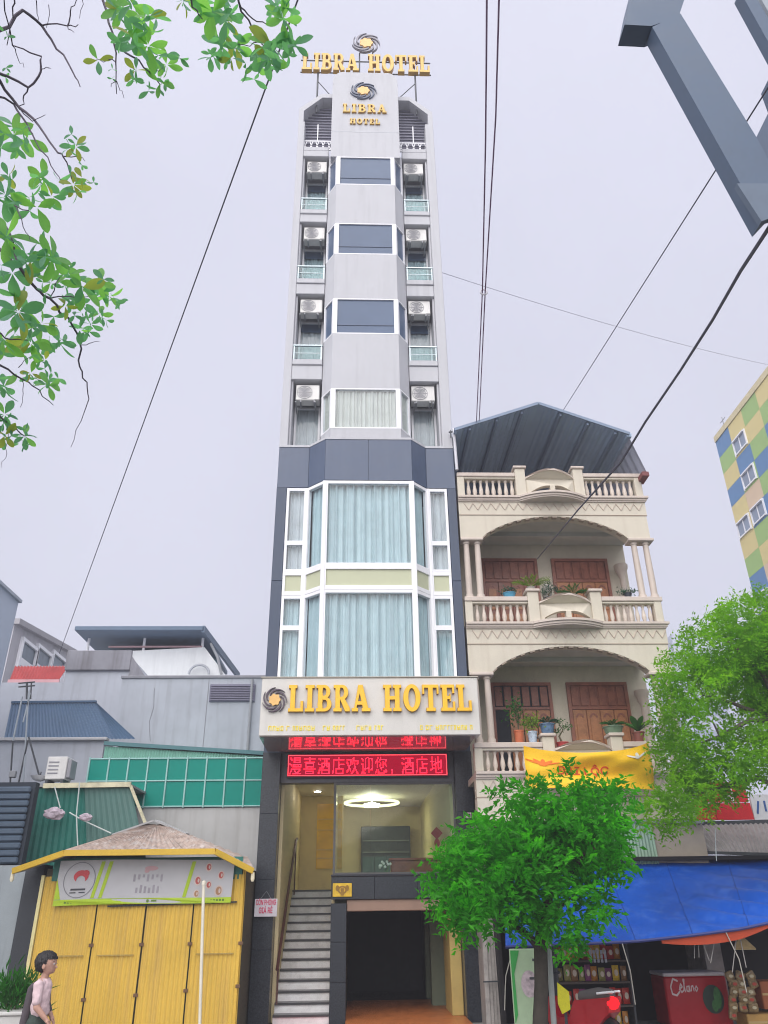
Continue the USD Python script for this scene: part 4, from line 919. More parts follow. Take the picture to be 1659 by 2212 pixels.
obj('gablet', cat_([bar(ridge[0] + [-.55, -.32, -.20], ridge[0] + [.1, -.05, .06], .12, .03), bar(ridge[1] + [.55, -.32, -.20], ridge[1] + [-.1, -.05, .06], .12, .03)]), mat('gablet_grey', (.42, .42, .42), .7), K)
obj('gablet_board', bar(ridge[0] + [-.5, -.45, -.24], ridge[1] + [.5, -.45, -.24], .03, .05), mat('faded_red_board', (.40, .12, .10), .7), K)
for a, b in ((tL, eL), (eL, eR), (eR, tR)): obj('eave_board', bar(a + [0, -.02, -.04], b + [0, -.02, -.04], .05, .09), M_yedge, K)
for p in (tL, tR): obj('eave_lamp', lathe([(.02, p[2] - .2), (.035, p[2] - .16), (.03, p[2] - .06)], (p[0], p[1], 0), 8), mat('lamp_cream', (.75, .68, .5), .4), K, smooth=40)
obj('soffit', cat_([T([tL + [0, .02, -.08], eL + [0, .02, -.08], [eL[0], KY, eL[2] - .02], [tL[0] + .1, KY, tL[2] - .04]], [[0, 2, 1], [0, 3, 2]]), T([eR + [0, .02, -.08], tR + [0, .02, -.08], [tR[0] - .1, KY, tR[2] - .04], [eR[0], KY, eR[2] - .02]], [[0, 2, 1], [0, 3, 2]])]), mat('soffit_grey', (.34, .34, .33), .7), K)
# printed banner over the doors
kb = thing('shop_banner', 'grey and lime printed banner with a round logo and food pictures over the yellow doors', 'banner', (-3.5, -.62, 1.8))
bz1 = at(300, 1858, -.6)[2]; bz0 = at(300, 1951, -.6)[2]
bx0, bx1 = at(124, 1900, -.6)[0], at(503, 1900, -.6)[0]
bw, bh = bx1 - bx0, bz1 - bz0
obj('sheet', patch(lambda u, v: np.stack([bx0 + bw * u + .03 * (v - .5), -.58 + .012 * np.sin(u * 9) * (1 - v) - .04 * v, bz0 + bh * v - .03 * (1 - u) * (1 - v) + .01 * np.sin(u * 5)], -1), 30, 4), mat('banner_grey', (.50, .50, .52), .5, .06, 2), kb)
def flat(poly, m, name, out):
    me = _ext(PG(poly).segmentize(.1), .003); v = np.array(me.vertices); u, w = v[:, 0] / bw, v[:, 1] / bh
    obj(name, T(np.stack([bx0 + v[:, 0] + .03 * (w - .5), -.58 + .012 * np.sin(u * 9) * (1 - w) - .04 * w - out + v[:, 2], bz0 + v[:, 1] - .03 * (1 - u) * (1 - w) + .01 * np.sin(u * 5)], 1), me.faces), m, kb)
M_lime = mat('lime_print', (.42, .58, .03), .5, .06)
flat(B(0, 0, bw, bh * .13), M_lime, 'lime_border', .007)
for x in (.20, .245, .72): flat(Polygon([(bw * x, bh * .14), (bw * (x + .022), bh * .14), (bw * (x + .06), bh * .97), (bw * (x + .036), bh * .97)]).buffer(-.004), M_lime, 'lime_stripe', .007)
flat(Polygon([(0, bh * .14), (bw * .035, bh * .14), (0, bh * .6)]), M_lime, 'lime_corner', .007)
lc = (bw * .125, bh * .56)
flat(Point(*lc).buffer(bh * .40) - Point(*lc).buffer(bh * .385), mat('print_grey', (.20, .2, .22), .5), 'logo_ring', .007)
flat(unary_union([ell(lc[0] + .02, lc[1] + .05, .12, .09) - ell(lc[0] + .02, lc[1] - .01, .075, .07), ell(lc[0] + .09, lc[1] + .09, .06, .05)]), mat('print_red', (.55, .07, .08), .5), 'logo_mark', .009)
flat(unary_union([B(lc[0] - .12, lc[1] - .15, lc[0] + .12, lc[1] - .125), B(lc[0] - .13, lc[1] - .19, lc[0] - .03, lc[1] - .175), B(lc[0] + .02, lc[1] - .19, lc[0] + .12, lc[1] - .175)]), mat('print_dark', (.06, .06, .07), .5), 'logo_text_line', .009)
cxm = bw * .52
flat(unary_union([B(cxm - .26 + .075 * k, bh * .50 + .03 * ((k * 7) % 3), cxm - .225 + .075 * k, bh * .66) for k in range(7)] + [B(cxm - .20 + .07 * k, bh * .24, cxm - .165 + .07 * k, bh * .36 + .02 * ((k * 5) % 3)) for k in range(6)]), mat('print_faded', (.34, .32, .36), .5), 'faded_lettering', .007)
flat(unary_union([ell(cxm + .02, bh * .80, .11, .035), ell(cxm - .05, bh * .74, .04, .03)]), mat('print_pink', (.58, .36, .38), .5), 'faded_mark', .007)
for k, (x, z, s, c) in enumerate(((.80, .52, .06, 'r'), (.855, .83, .055, 'r'), (.865, .42, .05, 'r'), (.93, .64, .055, 'r'), (.80, .22, .05, 'o'), (.925, .28, .07, 'o'))):
    flat(ell(bw * x, bh * z, s, s * 1.25), mat('print_food_plate', (.62, .52, .48), .5), 'food_picture', .007)
    flat(ell(bw * x, bh * z, s * .68, s * .9) - ell(bw * x + s * .2, bh * z, s * .25, s * .5), mat('print_food_red', (.48, .10, .09), .5) if c == 'r' else mat('print_food_brown', (.40, .22, .12), .5), 'food_picture', .009)
flat(unary_union([B(bw * .06 + .05 * k, bh * .045, bw * .06 + .05 * k + .035, bh * .09) for k in range(10)] + [Point(bw * .53, bh * .065).buffer(.022), B(bw * .55, bh * .05, bw * .58, bh * .085), Point(bw * .80, bh * .065).buffer(.022)] + [B(bw * .83 + .05 * k, bh * .045, bw * .83 + .05 * k + .032, bh * .09) for k in range(8)]), mat('print_darkgreen', (.12, .22, .03), .5), 'lettering', .009)
pl = thing('white_pole', 'thin white pole standing in front of the yellow doors', 'pole', (-2.6, -.9, gz))
pt, pb = at(440, 1912, -.9), at(434, 2212, -.9)
obj('pole', tube([(pb[0], -.9, gz), (pt[0], -.9, pt[2])], .026, 10), mat('cream_pole', (.76, .72, .60), .5), pl, smooth=40); obj('cap', lathe([(.035, pt[2]), (.035, pt[2] + .05), (.01, pt[2] + .07)], (pt[0], -.9, 0)), mat('cream_pole', (.76, .72, .6), .5), pl)
# far-left doorway strip
ls = thing('shutter_house', 'grey shop front with a dark pier and dark blue slatted shutter at the far left', 'house', (-6.5, .3, gz))
q = at(75, 1880, -.2)
obj('dark_pier', box(-5.72, -5.40, -.1, .3, gz, 2.35), mat('very_dark_pier', (.05, .055, .065), .6), ls)
obj('grey_wall', box(-7.6, -5.725, .0, .3, gz, 2.35), mat('blue_grey_wall', (.34, .38, .40), .7, .12, 1.5, streak=.3), ls)
for k in range(11): obj('shutter_slat', cbox(-7.8, -5.95, .02, .10, 2.38 + .118 * k, 2.38 + .118 * k + .105, .03), mat('dark_blue_slat', (.07, .105, .15), .4), ls)
obj('shutter_back', box(-7.8, -5.9, .11, .3, 2.36, 3.75), mat('shutter_back', (.03, .04, .055), .7), ls)
# green shed over the kiosk
gs = thing('green_shed', 'dark green corrugated shed with a cream eave behind the kiosk roof', 'shed', (-5, 1.0, gz))
g0, g1, g2, g3 = at(72, 1702, .9), at(285, 1702, .9), at(330, 1778, .9), at(40, 1860, .9)
obj('wall_sheet', corr((g3[0], .9, 2.2), (g2[0] - .9, .9, 2.2), (g0[0], .9, g0[2]), (g1[0] - .6, .9, g0[2]), 12, .015), M_green, gs)
obj('roof_sheet', corr((g1[0] - .6, .86, 2.3), (g2[0] + .1, .55, 2.3), (g0[0] + 1.0, .86, g1[2]), (g1[0], .86, g1[2]), 9, .006), mat('grey_green_sheet', (.075, .165, .145), .6, .15, 1.5), gs)
obj('eave', cat_([bar((at(95, 1697, .8)[0], .78, g0[2] + .02), (g1[0], .80, g1[2] + .05), .05, .09), bar((g1[0], .8, g1[2] + .02), (g2[0] + .1, .52, g2[2] - .3), .03, .05)]), mat('cream_eave', (.62, .58, .40), .6, .3, 6), gs)
obj('side_wall', box(g0[0], g1[0] - .6, .96, 2.4, 2.2, g0[2] - .02), M_green, gs)
obj('roof_deck', xy(Polygon([(g0[0], .85), (g1[0], .85), (g1[0], 2.6), (g0[0], 2.6)]), g0[2] + .01, g0[2] + .05), mat('deck_grey', (.35, .36, .36), .8), gs)
cw_ = thing('loose_wires', 'tangle of pale wires and rags hanging over the green shed', 'wires', (-5, .6, 3.0))
for pts in ([(118, 1700), (130, 1745), (118, 1752)], [(172, 1690), (165, 1760), (168, 1830)], [(150, 1755), (175, 1770), (240, 1800)]):
    P_ = [at(u, v, .6) for u, v in pts]; obj('wire', tube(P_, .012, 6), mat('pale_wire', (.55, .60, .58), .6), cw_)
m = trimesh.creation.icosphere(2, 1.); v = np.array(m.vertices); v *= (.5 + meshkit.fbm(v * 2.4 + 9, 3))[:, None]
for (u, w, s) in ((117, 1757, .16), (185, 1765, .10)):
    c = at(u, w, .58); obj('rag', T(v * [s * 1.2, s * .5, s * .7] + c, m.faces), mat('grey_rag', (.50, .42, .48), .8, .4, 9), cw_)
# rooftop unit, tripod mast
M_steelthin = mat('galvanised_tube', (.36, .40, .44), .4, metal=.3)
ra = thing('air_conditioner', 'weathered white air conditioner standing on the shed roof at left', 'air conditioner', (-5.8, 1.3, 3.8))
c = at(138, 1690, 1.2)
obj('casing', cbox(c[0] - .34, c[0] + .05, 1.05, 1.45, c[2] + .04, c[2] + .47), M_acwhite, ra); obj('fan_grille', cbox(c[0] + .052, c[0] + .13, 1.08, 1.42, c[2] + .07, c[2] + .42), M_acgrille, ra)
obj('vent_slot', cat_([box(c[0] - .30, c[0] - .10, 1.043, 1.049, c[2] + .14 + .07 * k, c[2] + .165 + .07 * k) for k in range(4)]), M_acgrille, ra)
obj('stand', cat_([box(c[0] - .32, c[0] - .27, 1.06, 1.44, c[2] - .1, c[2] + .04), box(c[0] - .02, c[0] + .03, 1.06, 1.44, c[2] - .1, c[2] + .04)]), M_dark, ra)
td = thing('satellite_bowl', 'small pale dish lying on the shed roof beside the air conditioner', 'dish', (-6.1, 1.2, 3.9))
d = at(84, 1688, 1.15); obj('dish', lathe([(.03, d[2]), (.12, d[2] + .03), (.17, d[2] + .10), (.165, d[2] + .10), (.11, d[2] + .045)], (d[0], 1.15, 0), 16), mat('dish_white', (.66, .66, .68), .35), td, smooth=40); obj('arm', tube([(d[0], 1.15, d[2] + .03), (d[0] + .05, 1.05, d[2] + .16)], .012), M_dark, td)
tp = thing('antenna_mast', 'slender steel tripod mast with small crossbars above the green shed', 'mast', (-6.6, 1.4, 3.7))
for a_, b_ in (((62, 1492), (50, 1690)), ((62, 1592), (88, 1688)), ((60, 1600), (40, 1692)), ((48, 1505), (28, 1600)), ((28, 1600), (22, 1690)), ((66, 1497), (50, 1560))):
    obj('strut', tube([at(*a_, 1.4), at(*b_, 1.4)], .018, 6), M_steelthin if a_[1] < 1520 else M_dark, tp)
for v_, w in ((1476, 22), (1484, 22)): obj('crossbar', tube([at(40, v_, 1.4), at(40 + w * 1.6, v_ - 3, 1.4)], .016, 6), M_dark, tp)
obj('top_stub', cat_([tube([at(58, 1474, 1.4), at(58, 1510, 1.4)], .022, 6), tube([at(68, 1474, 1.4), at(66, 1510, 1.4)], .016, 6)]), M_dark, tp)
c = at(28, 1672, 1.4); obj('junction_box', cbox(c[0] - .06, c[0] + .06, 1.35, 1.45, c[2] - .07, c[2] + .06), M_grey, tp)
# green translucent wall and pale wall below
gw = thing('green_glazed_house', 'low house with a wall of green translucent panes above pale render', 'house', (-3.8, 2.3, gz))
x0, x1 = at(187, 1690, 2)[0], -1.93; z0, z1 = at(400, 1742, 2)[2], at(400, 1638, 2)[2]
obj('wall', box(x0 + .1, -1.9, 2.02, 9, gz, z0 - .03), mat('pale_grey_render', (.50, .50, .49), .75, .1, 1.5, streak=.55, streakc=(.34, .33, .31)), gw)
M_greenpane = mat('green_translucent_pane', (.004, .25, .195), .35, .10, .8, spec=.15)
n = 9
for i in range(n):
    for j, (za, zb_) in enumerate(((z0, z0 + (z1 - z0) * .52), (z0 + (z1 - z0) * .54, z1))):
        obj('green_pane', box(x0 + (x1 - x0) * i / n + .014, x0 + (x1 - x0) * (i + 1) / n - .014, 2.0, 2.012, za + .008, zb_ - .008), M_greenpane, gw)
M_tealframe = mat('pale_teal_frame', (.32, .55, .52), .4)
for i in range(n + 1): obj('frame_bar', cbox(x0 + (x1 - x0) * i / n - .016, x0 + (x1 - x0) * i / n + .016, 1.97, 2.03, z0 - .03, z1 + .03, .005), M_tealframe, gw)
for z in (z0, z0 + (z1 - z0) * .53, z1): obj('frame_rail', cbox(x0, x1, 1.98, 2.02, z - .014, z + .014, .004), M_tealframe, gw)
obj('pane_backing', box(x0, x1, 2.06, 2.1, z0, z1), mat('backing_dark_green', (.01, .12, .09), .8), gw)
e0, e1 = at(228, 1606, 2.3), at(575, 1628, 2.3)
obj('fascia_sheet', corr((e0[0], 2.3, z1 + .02), (-1.93, 2.3, z1 + .02), (e0[0], 2.3, e0[2] - .06), (-1.93, 2.3, e1[2] - .06), 60, .012), mat('mint_sheet', (.25, .52, .42), .5, .12, 1.5, streak=.3), gw)
obj('eave', bar((e0[0] - .02, 2.27, e0[2]), (-1.92, 2.27, e1[2]), .06, .08), mat('teal_edge', (.08, .20, .22), .5), gw)
obj('roof', T([(e0[0], 2.25, e0[2] + .03), (-1.92, 2.25, e1[2] + .03), (-1.92, 5.9, e1[2] + .3), (e0[0], 5.9, e0[2] + .3)], [[0, 1, 2], [0, 2, 3]]), mat('mint_roof', (.25, .4, .36), .6), gw)
# grey house with blue roof
M_conc = mat('grey_concrete', (.43, .455, .505), .85, .14, .9, streak=.34, streakc=(.20, .19, .21))
M_concdark = mat('dark_stained_concrete', (.25, .25, .28), .9, .2, 1.2, streak=.7, streakc=(.13, .12, .13))
br = thing('blue_roof_house', 'low grey house with a slate-blue corrugated roof at left', 'house', (-7, 4.5, gz))
pts = [at(25, 1520, 4.8), at(208, 1518, 4.8), at(292, 1596, 3.9), at(8, 1600, 3.9)]
obj('roof_sheet', corr(pts[3], pts[2] - [.5, 0, 0], pts[0], pts[1], 30, .015), mat('slate_blue_roof', (.10, .155, .24), .4, .10, 1.2), br)
obj('hip_sheet', corr(pts[2] - [.5, 0, 0], pts[2], pts[1] - [.02, 0, 0], pts[1], 5, .012), mat('slate_blue_roof_dark', (.065, .12, .20), .45, .1), br)
obj('ridge', bar(pts[0] + [0, 0, .03], pts[1] + [0, 0, .03], .08, .05), mat('slate_blue_roof_dark', (.065, .12, .2), .45), br)
obj('wall', box(-9.2, at(226, 1600, 3.6)[0], 3.6, 5.4, gz, at(100, 1598, 3.6)[2] - .03), M_conc, br)
obj('coping', cbox(-9.2, at(230, 1600, 3.5)[0], 3.5, 3.72, at(100, 1598, 3.6)[2] - .03, at(100, 1598, 3.6)[2] + .04), mat('pale_coping', (.45, .45, .46), .8), br)
gc = thing('concrete_house', 'stained grey concrete house with a louvred vent in its blank front wall', 'house', (-4.5, 7, gz))
xr = at(566, 1460, 6)[0]; xl = at(262, 1480, 6)[0]; zt_ = at(400, 1461, 6)[2]
obj('wall', cat_([box(xl, xr + .8, 6.0, 13, gz, zt_ - .06)]), M_conc, gc)
obj('parapet', cbox(xl - .03, xr + .85, 5.96, 6.2, zt_ - .06, zt_ + .02), mat('dark_parapet', (.26, .26, .29), .9, .2, 3), gc)
c0, c1 = at(455, 1479, 6), at(550, 1516, 6)
obj('wall_joint', box(c0[0] - .06, c0[0] - .045, 5.99, 5.999, 3, zt_ - .06), M_concdark, gc)
obj('down_pipe', tube([(xr - .25, 5.93, zt_ - .1), (xr - .25, 5.93, 3.5)], .035), M_grey, gc)
obj('wall_crack', tube([(xl + .9, 5.998, 7.0), (xl + .95, 5.998, 6.5), (xl + .88, 5.998, 6.1), (xl + .97, 5.998, 5.6)], .008, 4), M_concdark, gc)
lv = obj('louvre', cbox(c0[0], c1[0], 5.95, 6.0, c1[2], c0[2], .01), mat('violet_grey_louvre', (.16, .155, .22), .6), gc)
for k in range(9): obj('louvre_slat', bar((c0[0] + .03, 5.94, c1[2] + .05 + (c0[2] - c1[2] - .1) * k / 8), (c1[0] - .03, 5.94, c1[2] + .05 + (c0[2] - c1[2] - .1) * k / 8), .04, .02), mat('violet_grey_slat', (.22, .21, .28), .6), lv)
g0, g1, g2 = at(150, 1411, 8), at(284, 1419, 8), at(312, 1460, 8)
obj('rear_block', xz(Polygon([(at(20, 1440, 8)[0] - 1.5, gz), (at(20, 1440, 8)[0] - 1.5, at(100, 1474, 8)[2]), (g0[0] - .02, at(100, 1474, 8)[2]), (g0[0], g0[2]), (g1[0], g1[2]), (g2[0], g2[2]), (g2[0], gz)]), 8, 12), M_conc, gc)
obj('stained_parapet', cbox(g0[0] - .03, g1[0] + .03, 7.9, 7.995, g0[2] - .55, g0[2] + .06, .02), M_concdark, gc)
obj('stained_edge', xz(Polygon([(g1[0] + .035, g1[2]), (g2[0] + .05, g2[2] - .05), (g2[0] - .6, g2[2] - .25), (g1[0] + .035, g1[2] - .55)]), 7.9, 7.994), M_concdark, gc)
wb = thing('white_rooftop_house', 'white house with a flat dark blue canopy on its roof, behind the concrete house', 'house', (-8, 14, gz))
w0, w1 = at(155, 1398, 12), at(442, 1398, 12); w2 = at(487, 1458, 12)
obj('wall', xz(Polygon([(w0[0], gz), (w0[0], w0[2] - .25), (w1[0], w1[2]), (w2[0], w2[2]), (w2[0], gz)]), 12, 22), mat('bright_white_wall', (.74, .76, .77), .7, .04, streak=.15), wb)
r0, r1, r2, r3 = at(163, 1360, 11.3), at(440, 1357, 11.3), at(460, 1382, 14), at(192, 1396, 15.5)
zc = r0[2]
obj('canopy', cbox(r0[0], r1[0], 11.2, 17, zc - .06, zc + .1, .02), mat('canopy_slate', (.10, .15, .22), .5), wb)
obj('canopy_side', bar((r1[0], 11.25, zc), (r1[0] + .55, 16.5, zc - .25), .1, .25), mat('canopy_slate', (.10, .15, .22), .5), wb)
obj('canopy_room', box(r0[0] + 1.2, r1[0] - .1, 14.5, 15, w0[2] - .3, zc - .06), mat('canopy_room_teal', (.10, .20, .25), .6), wb)  # teal interior under the canopy
for x in (r0[0] + .25, (r0[0] + r1[0]) / 2, r1[0] - .15): obj('post', tube([(x, 12.1, w1[2] - .2), (x, 12.1, zc)], .05), M_whitemetal, wb)
obj('rail', cat_([bar((r0[0] + 1, 12.05, w1[2] + .03), (w1[0] - .1, 12.05, w1[2] + .03), .06)]), mat('rail_red', (.4, .25, .27), .6), wb)
obj('roof_hoop', cat_([tube([(at(430, 1452, 11.8)[0] + .35 * math.cos(t), 11.8, at(430, 1456, 11.8)[2] + .33 * math.sin(t)) for t in np.linspace(0, math.pi, 13)], .045, 6)]), mat('hoop_grey', (.4, .42, .46), .5), wb)
obj('down_pipe', tube([at(455, 1390, 11.9), at(470, 1420, 11.9), at(478, 1456, 11.9)], .05, 6), M_grey, wb)
# far-left walls running back from the street
fw = thing('blue_grey_tall_house', 'tall pale blue-grey windowless wall at the far left edge', 'house', (-12, 1, gz))
obj('wall', yz(Polygon([(-6, gz), (-6, 8.95), (4.6, 8.95), (4.6, gz)]), -16, -9), mat('pale_blue_wall', (.50, .56, .66), .75, .05, 1.0), fw)
obj('coping', box(-9.1, -8.93, -6, 4.65, 8.95, 9.03), mat('pale_blue_coping', (.42, .46, .52), .7), fw)
ww = thing('windowed_grey_building', 'grey building with white framed windows behind the tall wall at left', 'building', (-16, 11, gz))
WX = -12.0
obj('wall', yz(Polygon([(11.2, gz), (11.2, 10.72), (16.9, 11.36), (16.9, gz)]), -24, WX), mat('warm_grey_wall', (.48, .47, .50), .8, .08, 1.2, streak=.4), ww)
obj('cornice', yz(Polygon([(11.1, 10.60), (11.1, 10.80), (17.0, 11.46), (17.0, 11.26)]), -24, WX + .2), mat('warm_grey_cornice', (.36, .35, .37), .8), ww)
for (ua, va, ub, vb) in ((46, 1372, 76, 1432), (79, 1386, 108, 1436), (112, 1400, 140, 1442)):
    a, b = atx(ua, va, WX), atx(ub, vb, WX); y0, y1 = a[1], b[1] - .1; zb_, zt2 = a[2] - 1.75, a[2] - .05
    w = obj('window', cat_([box(WX, WX + .12, y0, y0 + .12, zb_, zt2), box(WX, WX + .12, y1 - .12, y1, zb_, zt2), box(WX, WX + .11, y0 + .12, y1 - .12, zt2 - .12, zt2), box(WX, WX + .11, y0 + .12, y1 - .12, zb_, zb_ + .12), box(WX, WX + .10, y0 + .12, y1 - .12, (zb_ + zt2) / 2 - .14, (zb_ + zt2) / 2 + .14)]), M_whitemetal, ww)
    obj('pane', box(WX - .02, WX + .03, y0 + .12, y1 - .12, zb_ + .12, zt2 - .12), mat('grey_blue_pane', (.10, .14, .18), .1, .3, 2), w)
rt_ = thing('red_awning', 'faded red corrugated awning high on the left', 'awning', (-10.2, 10, 8.3))
a, b = at(36, 1441, 10), at(151, 1441, 10); z2 = at(90, 1471, 9.2)[2]
obj('awning_sheet', corr((a[0] + .05, 9.62, a[2] - .52), (b[0] - .1, 9.62, a[2] - .52), (a[0], 9.9, a[2]), (b[0], 9.9, a[2]), 17, .035), mat('faded_red_sheet', (.52, .12, .12), .6, .15, 3), rt_)
obj('awning_edge', bar((a[0], 9.6, a[2] - .58), (b[0] - .1, 9.6, a[2] - .58), .05, .12), mat('pale_red_edge', (.55, .30, .32), .6), rt_)
obj('prop', cat_([bar((a[0] + .3, 10, 6.8), (a[0] + .3, 9.7, a[2] - .5), .05), bar((b[0] - .4, 10, 6.8), (b[0] - .4, 9.7, a[2] - .5), .05), bar((a[0], 10.05, a[2]), (b[0], 10.05, a[2]), .08)]), M_grey, rt_)
# potted shrub bottom left
ps = thing('planter_shrub', 'bushy bright green plant in a pale planter at the bottom left corner', 'potted plant', (-4.55, -3.2, gz))
c = at(28, 2150, -3.2)
obj('planter', cat_([cbox(c[0] - .32, c[0] + .30, -3.5, -2.9, gz, at(28, 2188, -3.2)[2]), cbox(c[0] - .35, c[0] + .33, -3.53, -2.87, at(28, 2188, -3.2)[2], at(28, 2182, -3.2)[2] + .01)]), mat('pale_planter', (.55, .54, .52), .8, .1, 4), ps)
rg = np.random.default_rng(5); n = 900
zc = at(28, 2150, -3.2)[2]
P = np.array([c[0], -3.2, zc]) + rg.normal(size=(n, 3)) * [.15, .14, .105]
obj('foliage', diamonds(P, unit(P - [c[0], -3.2, zc - .5]) + rg.normal(size=(n, 3)) * .5, .12 * (.6 + rg.random(n)), .022, rg), leafmat('shrub_leaf', [(.2, (.015, .10, .01)), (.5, (.035, .24, .015)), (.8, (.10, .40, .04))], .35, 5), ps)
obj('stem', cat_([tube([(c[0] + .05 * k, -3.2, at(28, 2185, -3.2)[2]), (c[0] + .1 * k, -3.2, zc + .12)], .01, 5) for k in (-1, 0, 1)]), M_stem, ps)
# ------------------------------------------------------------------ right: shop under the blue tarpaulin
M_tarp = mat('blue_tarpaulin', (.003, .075, .44), .45, .2, 1.1, spec=.28, streak=.25, streakc=(.10, .22, .62))  # paler streaks paint sky reflection on the creases into the colour
TP = thing('tarpaulin', 'big creased blue tarpaulin stretched as a low awning over the shop at right', 'tarpaulin', (4.6, -1.4, 1.2))
bot = [at(u, v, -2.6) for u, v in ((1092, 2046), (1236, 2040), (1370, 2034), (1484, 2022), (1599, 2007), (1700, 1985), (1800, 1960))]
top = [at(u, v, .15) for u, v in ((1085, 1850), (1200, 1850), (1301, 1850), (1420, 1848), (1540, 1850), (1680, 1846), (1800, 1846))]
bot, top = np.array(bot), np.array(top)
def tarpf(u, v, off=0.):
    s = u * 6; i = np.clip(s.astype(int), 0, 5); f = (s - i)[..., None]
    b = bot[i] * (1 - f) + bot[i + 1] * f; t = top[i] * (1 - f) + top[i + 1] * f
    p = b * (1 - v[..., None]) + t * v[..., None]
    q = np.stack([u * 4.2, v * 2.3, u * 0], -1)
    wr = meshkit.fbm(q * 1.6 + 3, 4, 2) - .5
    cre = np.exp(-((u - .78 - .25 * (v - .5)) / .16) ** 2) * np.sin((u * 1.6 + v * 1.3) * 26 + 5 * wr) * .075 * np.clip(1.2 - v, 0, 1) * np.clip(v * 5, 0, 1)
    p[..., 2] += .09 * wr * 4 * v * (1 - v) * 2 - .22 * v * (1 - v) + cre + off - .02 * np.sin(v * 60) * (v < .05)
    p[..., 1] += .05 * wr
    return p
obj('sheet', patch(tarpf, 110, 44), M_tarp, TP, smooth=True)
obj('hem', tube(tarpf(np.linspace(0, 1, 30), np.zeros(30)), .022, 6), mat('tarp_hem', (.03, .04, .18), .5), TP)
def valf(u, v): 
    p = tarpf(.42 + .36 * u, u * 0); p[..., 2] -= (.02 + .10 * np.sin(u * math.pi * .9 + .2)) * (1 - v) + .02; p[..., 1] += .02; return p
obj('red_valance', patch(valf, 24, 3), mat('red_orange_cloth', (.44, .055, .015), .6), TP)
for us in (.16, .34, .52, .70, .88): obj('seam', tube(tarpf(np.full(24, us), np.linspace(0, 1, 24), .004), .006, 5), mat('tarp_seam', (.003, .05, .28), .6), TP)
for uu, dx in ((.02, -.15), (.30, .05), (.62, .1)):
    e = tarpf(np.array([uu]), np.array([0.]))[0]; obj('rope', tube([e, e + [dx, -.05, -.35], e + [dx * 1.3, -.02, -.75]], .008, 5), mat('rope_grey', (.4, .38, .34), .8), TP)
obj('support_pole', cat_([tube([(2.45, -2.45, gz), (2.45, -2.45, 1.15)], .022), tube([(6.6, -2.4, gz), (6.6, -2.4, 1.45)], .022), bar(top[0] - [0, 0, .03], top[-1] - [0, 0, .03], .05)]), M_dark, TP)
sr = thing('shop_room', 'dark open shop front under the blue tarpaulin', 'shop', (4.6, 1, gz))
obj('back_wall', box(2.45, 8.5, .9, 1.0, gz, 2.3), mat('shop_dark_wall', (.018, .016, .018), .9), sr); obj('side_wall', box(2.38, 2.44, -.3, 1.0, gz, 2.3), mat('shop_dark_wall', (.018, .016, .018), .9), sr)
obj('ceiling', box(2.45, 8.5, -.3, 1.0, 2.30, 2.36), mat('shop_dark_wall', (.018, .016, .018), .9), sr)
# standing poster
po = thing('standing_poster', 'pale green upright poster board left of the tree trunk', 'poster', (2.4, -2.7, gz))
a, b = at(1100, 2050, -2.7), at(1168, 2050, -2.7)
obj('board', cbox(a[0], b[0], -2.7, -2.66, gz + .05, a[2], .006), mat('pale_green_print', (.42, .55, .36), .5, .12, 4), po)
px0, pw_, pz1 = a[0], b[0] - a[0], a[2]
obj('green_swash', xz(Polygon([(px0 + .01, pz1 - .02), (px0 + .30 * pw_, pz1 - .02), (px0 + .10 * pw_, pz1 - .30), (px0 + .12 * pw_, gz + .5), (px0 + .01, gz + .4)]), -2.706, -2.7005), mat('print_green', (.05, .36, .08), .5), po)
obj('picture', xz(ell(px0 + .55 * pw_, pz1 - .42, .26 * pw_, .16), -2.705, -2.7005), mat('print_mauve', (.52, .42, .46), .5, .4, 18), po)
for z, w in ((.12, .10), (.34, .16), (.40, .10), (.62, .10), (.78, .16), (.83, .12)): obj('lettering', xz(B(px0 + (.92 - w / .45) * pw_, pz1 - z - .03, px0 + .95 * pw_, pz1 - z), -2.708, -2.7055), mat('print_dark', (.06, .06, .07), .5), po)
obj('foot', box(px0 + .03, px0 + pw_ - .03, -2.75, -2.6, gz, gz + .05), M_dark, po)
# shelf with packets
sh = thing('shop_shelf', 'dark shelving unit packed with snacks under the tarpaulin', 'shelf', (3.8, -.6, gz))
sx0, sx1 = at(1197, 2080, -.6)[0], at(1352, 2080, -.6)[0]
levels_ = [gz + .08, gz + .40, gz + .72, gz + 1.02]
for z in levels_: obj('shelf_board', cbox(sx0, sx1, -.75, -.35, z - .03, z, .004), mat('dark_shelf_board', (.09, .07, .06), .6), sh)
for x in (sx0, sx1): obj('upright', bar((x, -.55, gz), (x, -.55, gz + 1.35), .03, .4), M_dark, sh)
pc = [mat(f'packet_{n_}', c, .35, .3, 20) for n_, c in (('yellow', (.62, .40, .03)), ('orange', (.50, .20, .03)), ('red', (.45, .04, .03)), ('brown', (.24, .12, .05)), ('purple', (.22, .06, .16)), ('olive', (.30, .27, .09)))]
pnames = ['yellow', 'orange', 'red', 'brown', 'purple', 'olive']
lvlname = ['bottom', 'second', 'third', 'top']
protos = {}
ORD = 'first second third fourth fifth sixth seventh eighth ninth tenth eleventh twelfth thirteenth fourteenth fifteenth'.split()
for k, c in enumerate(pnames): protos[c] = None
rg = np.random.default_rng(3)
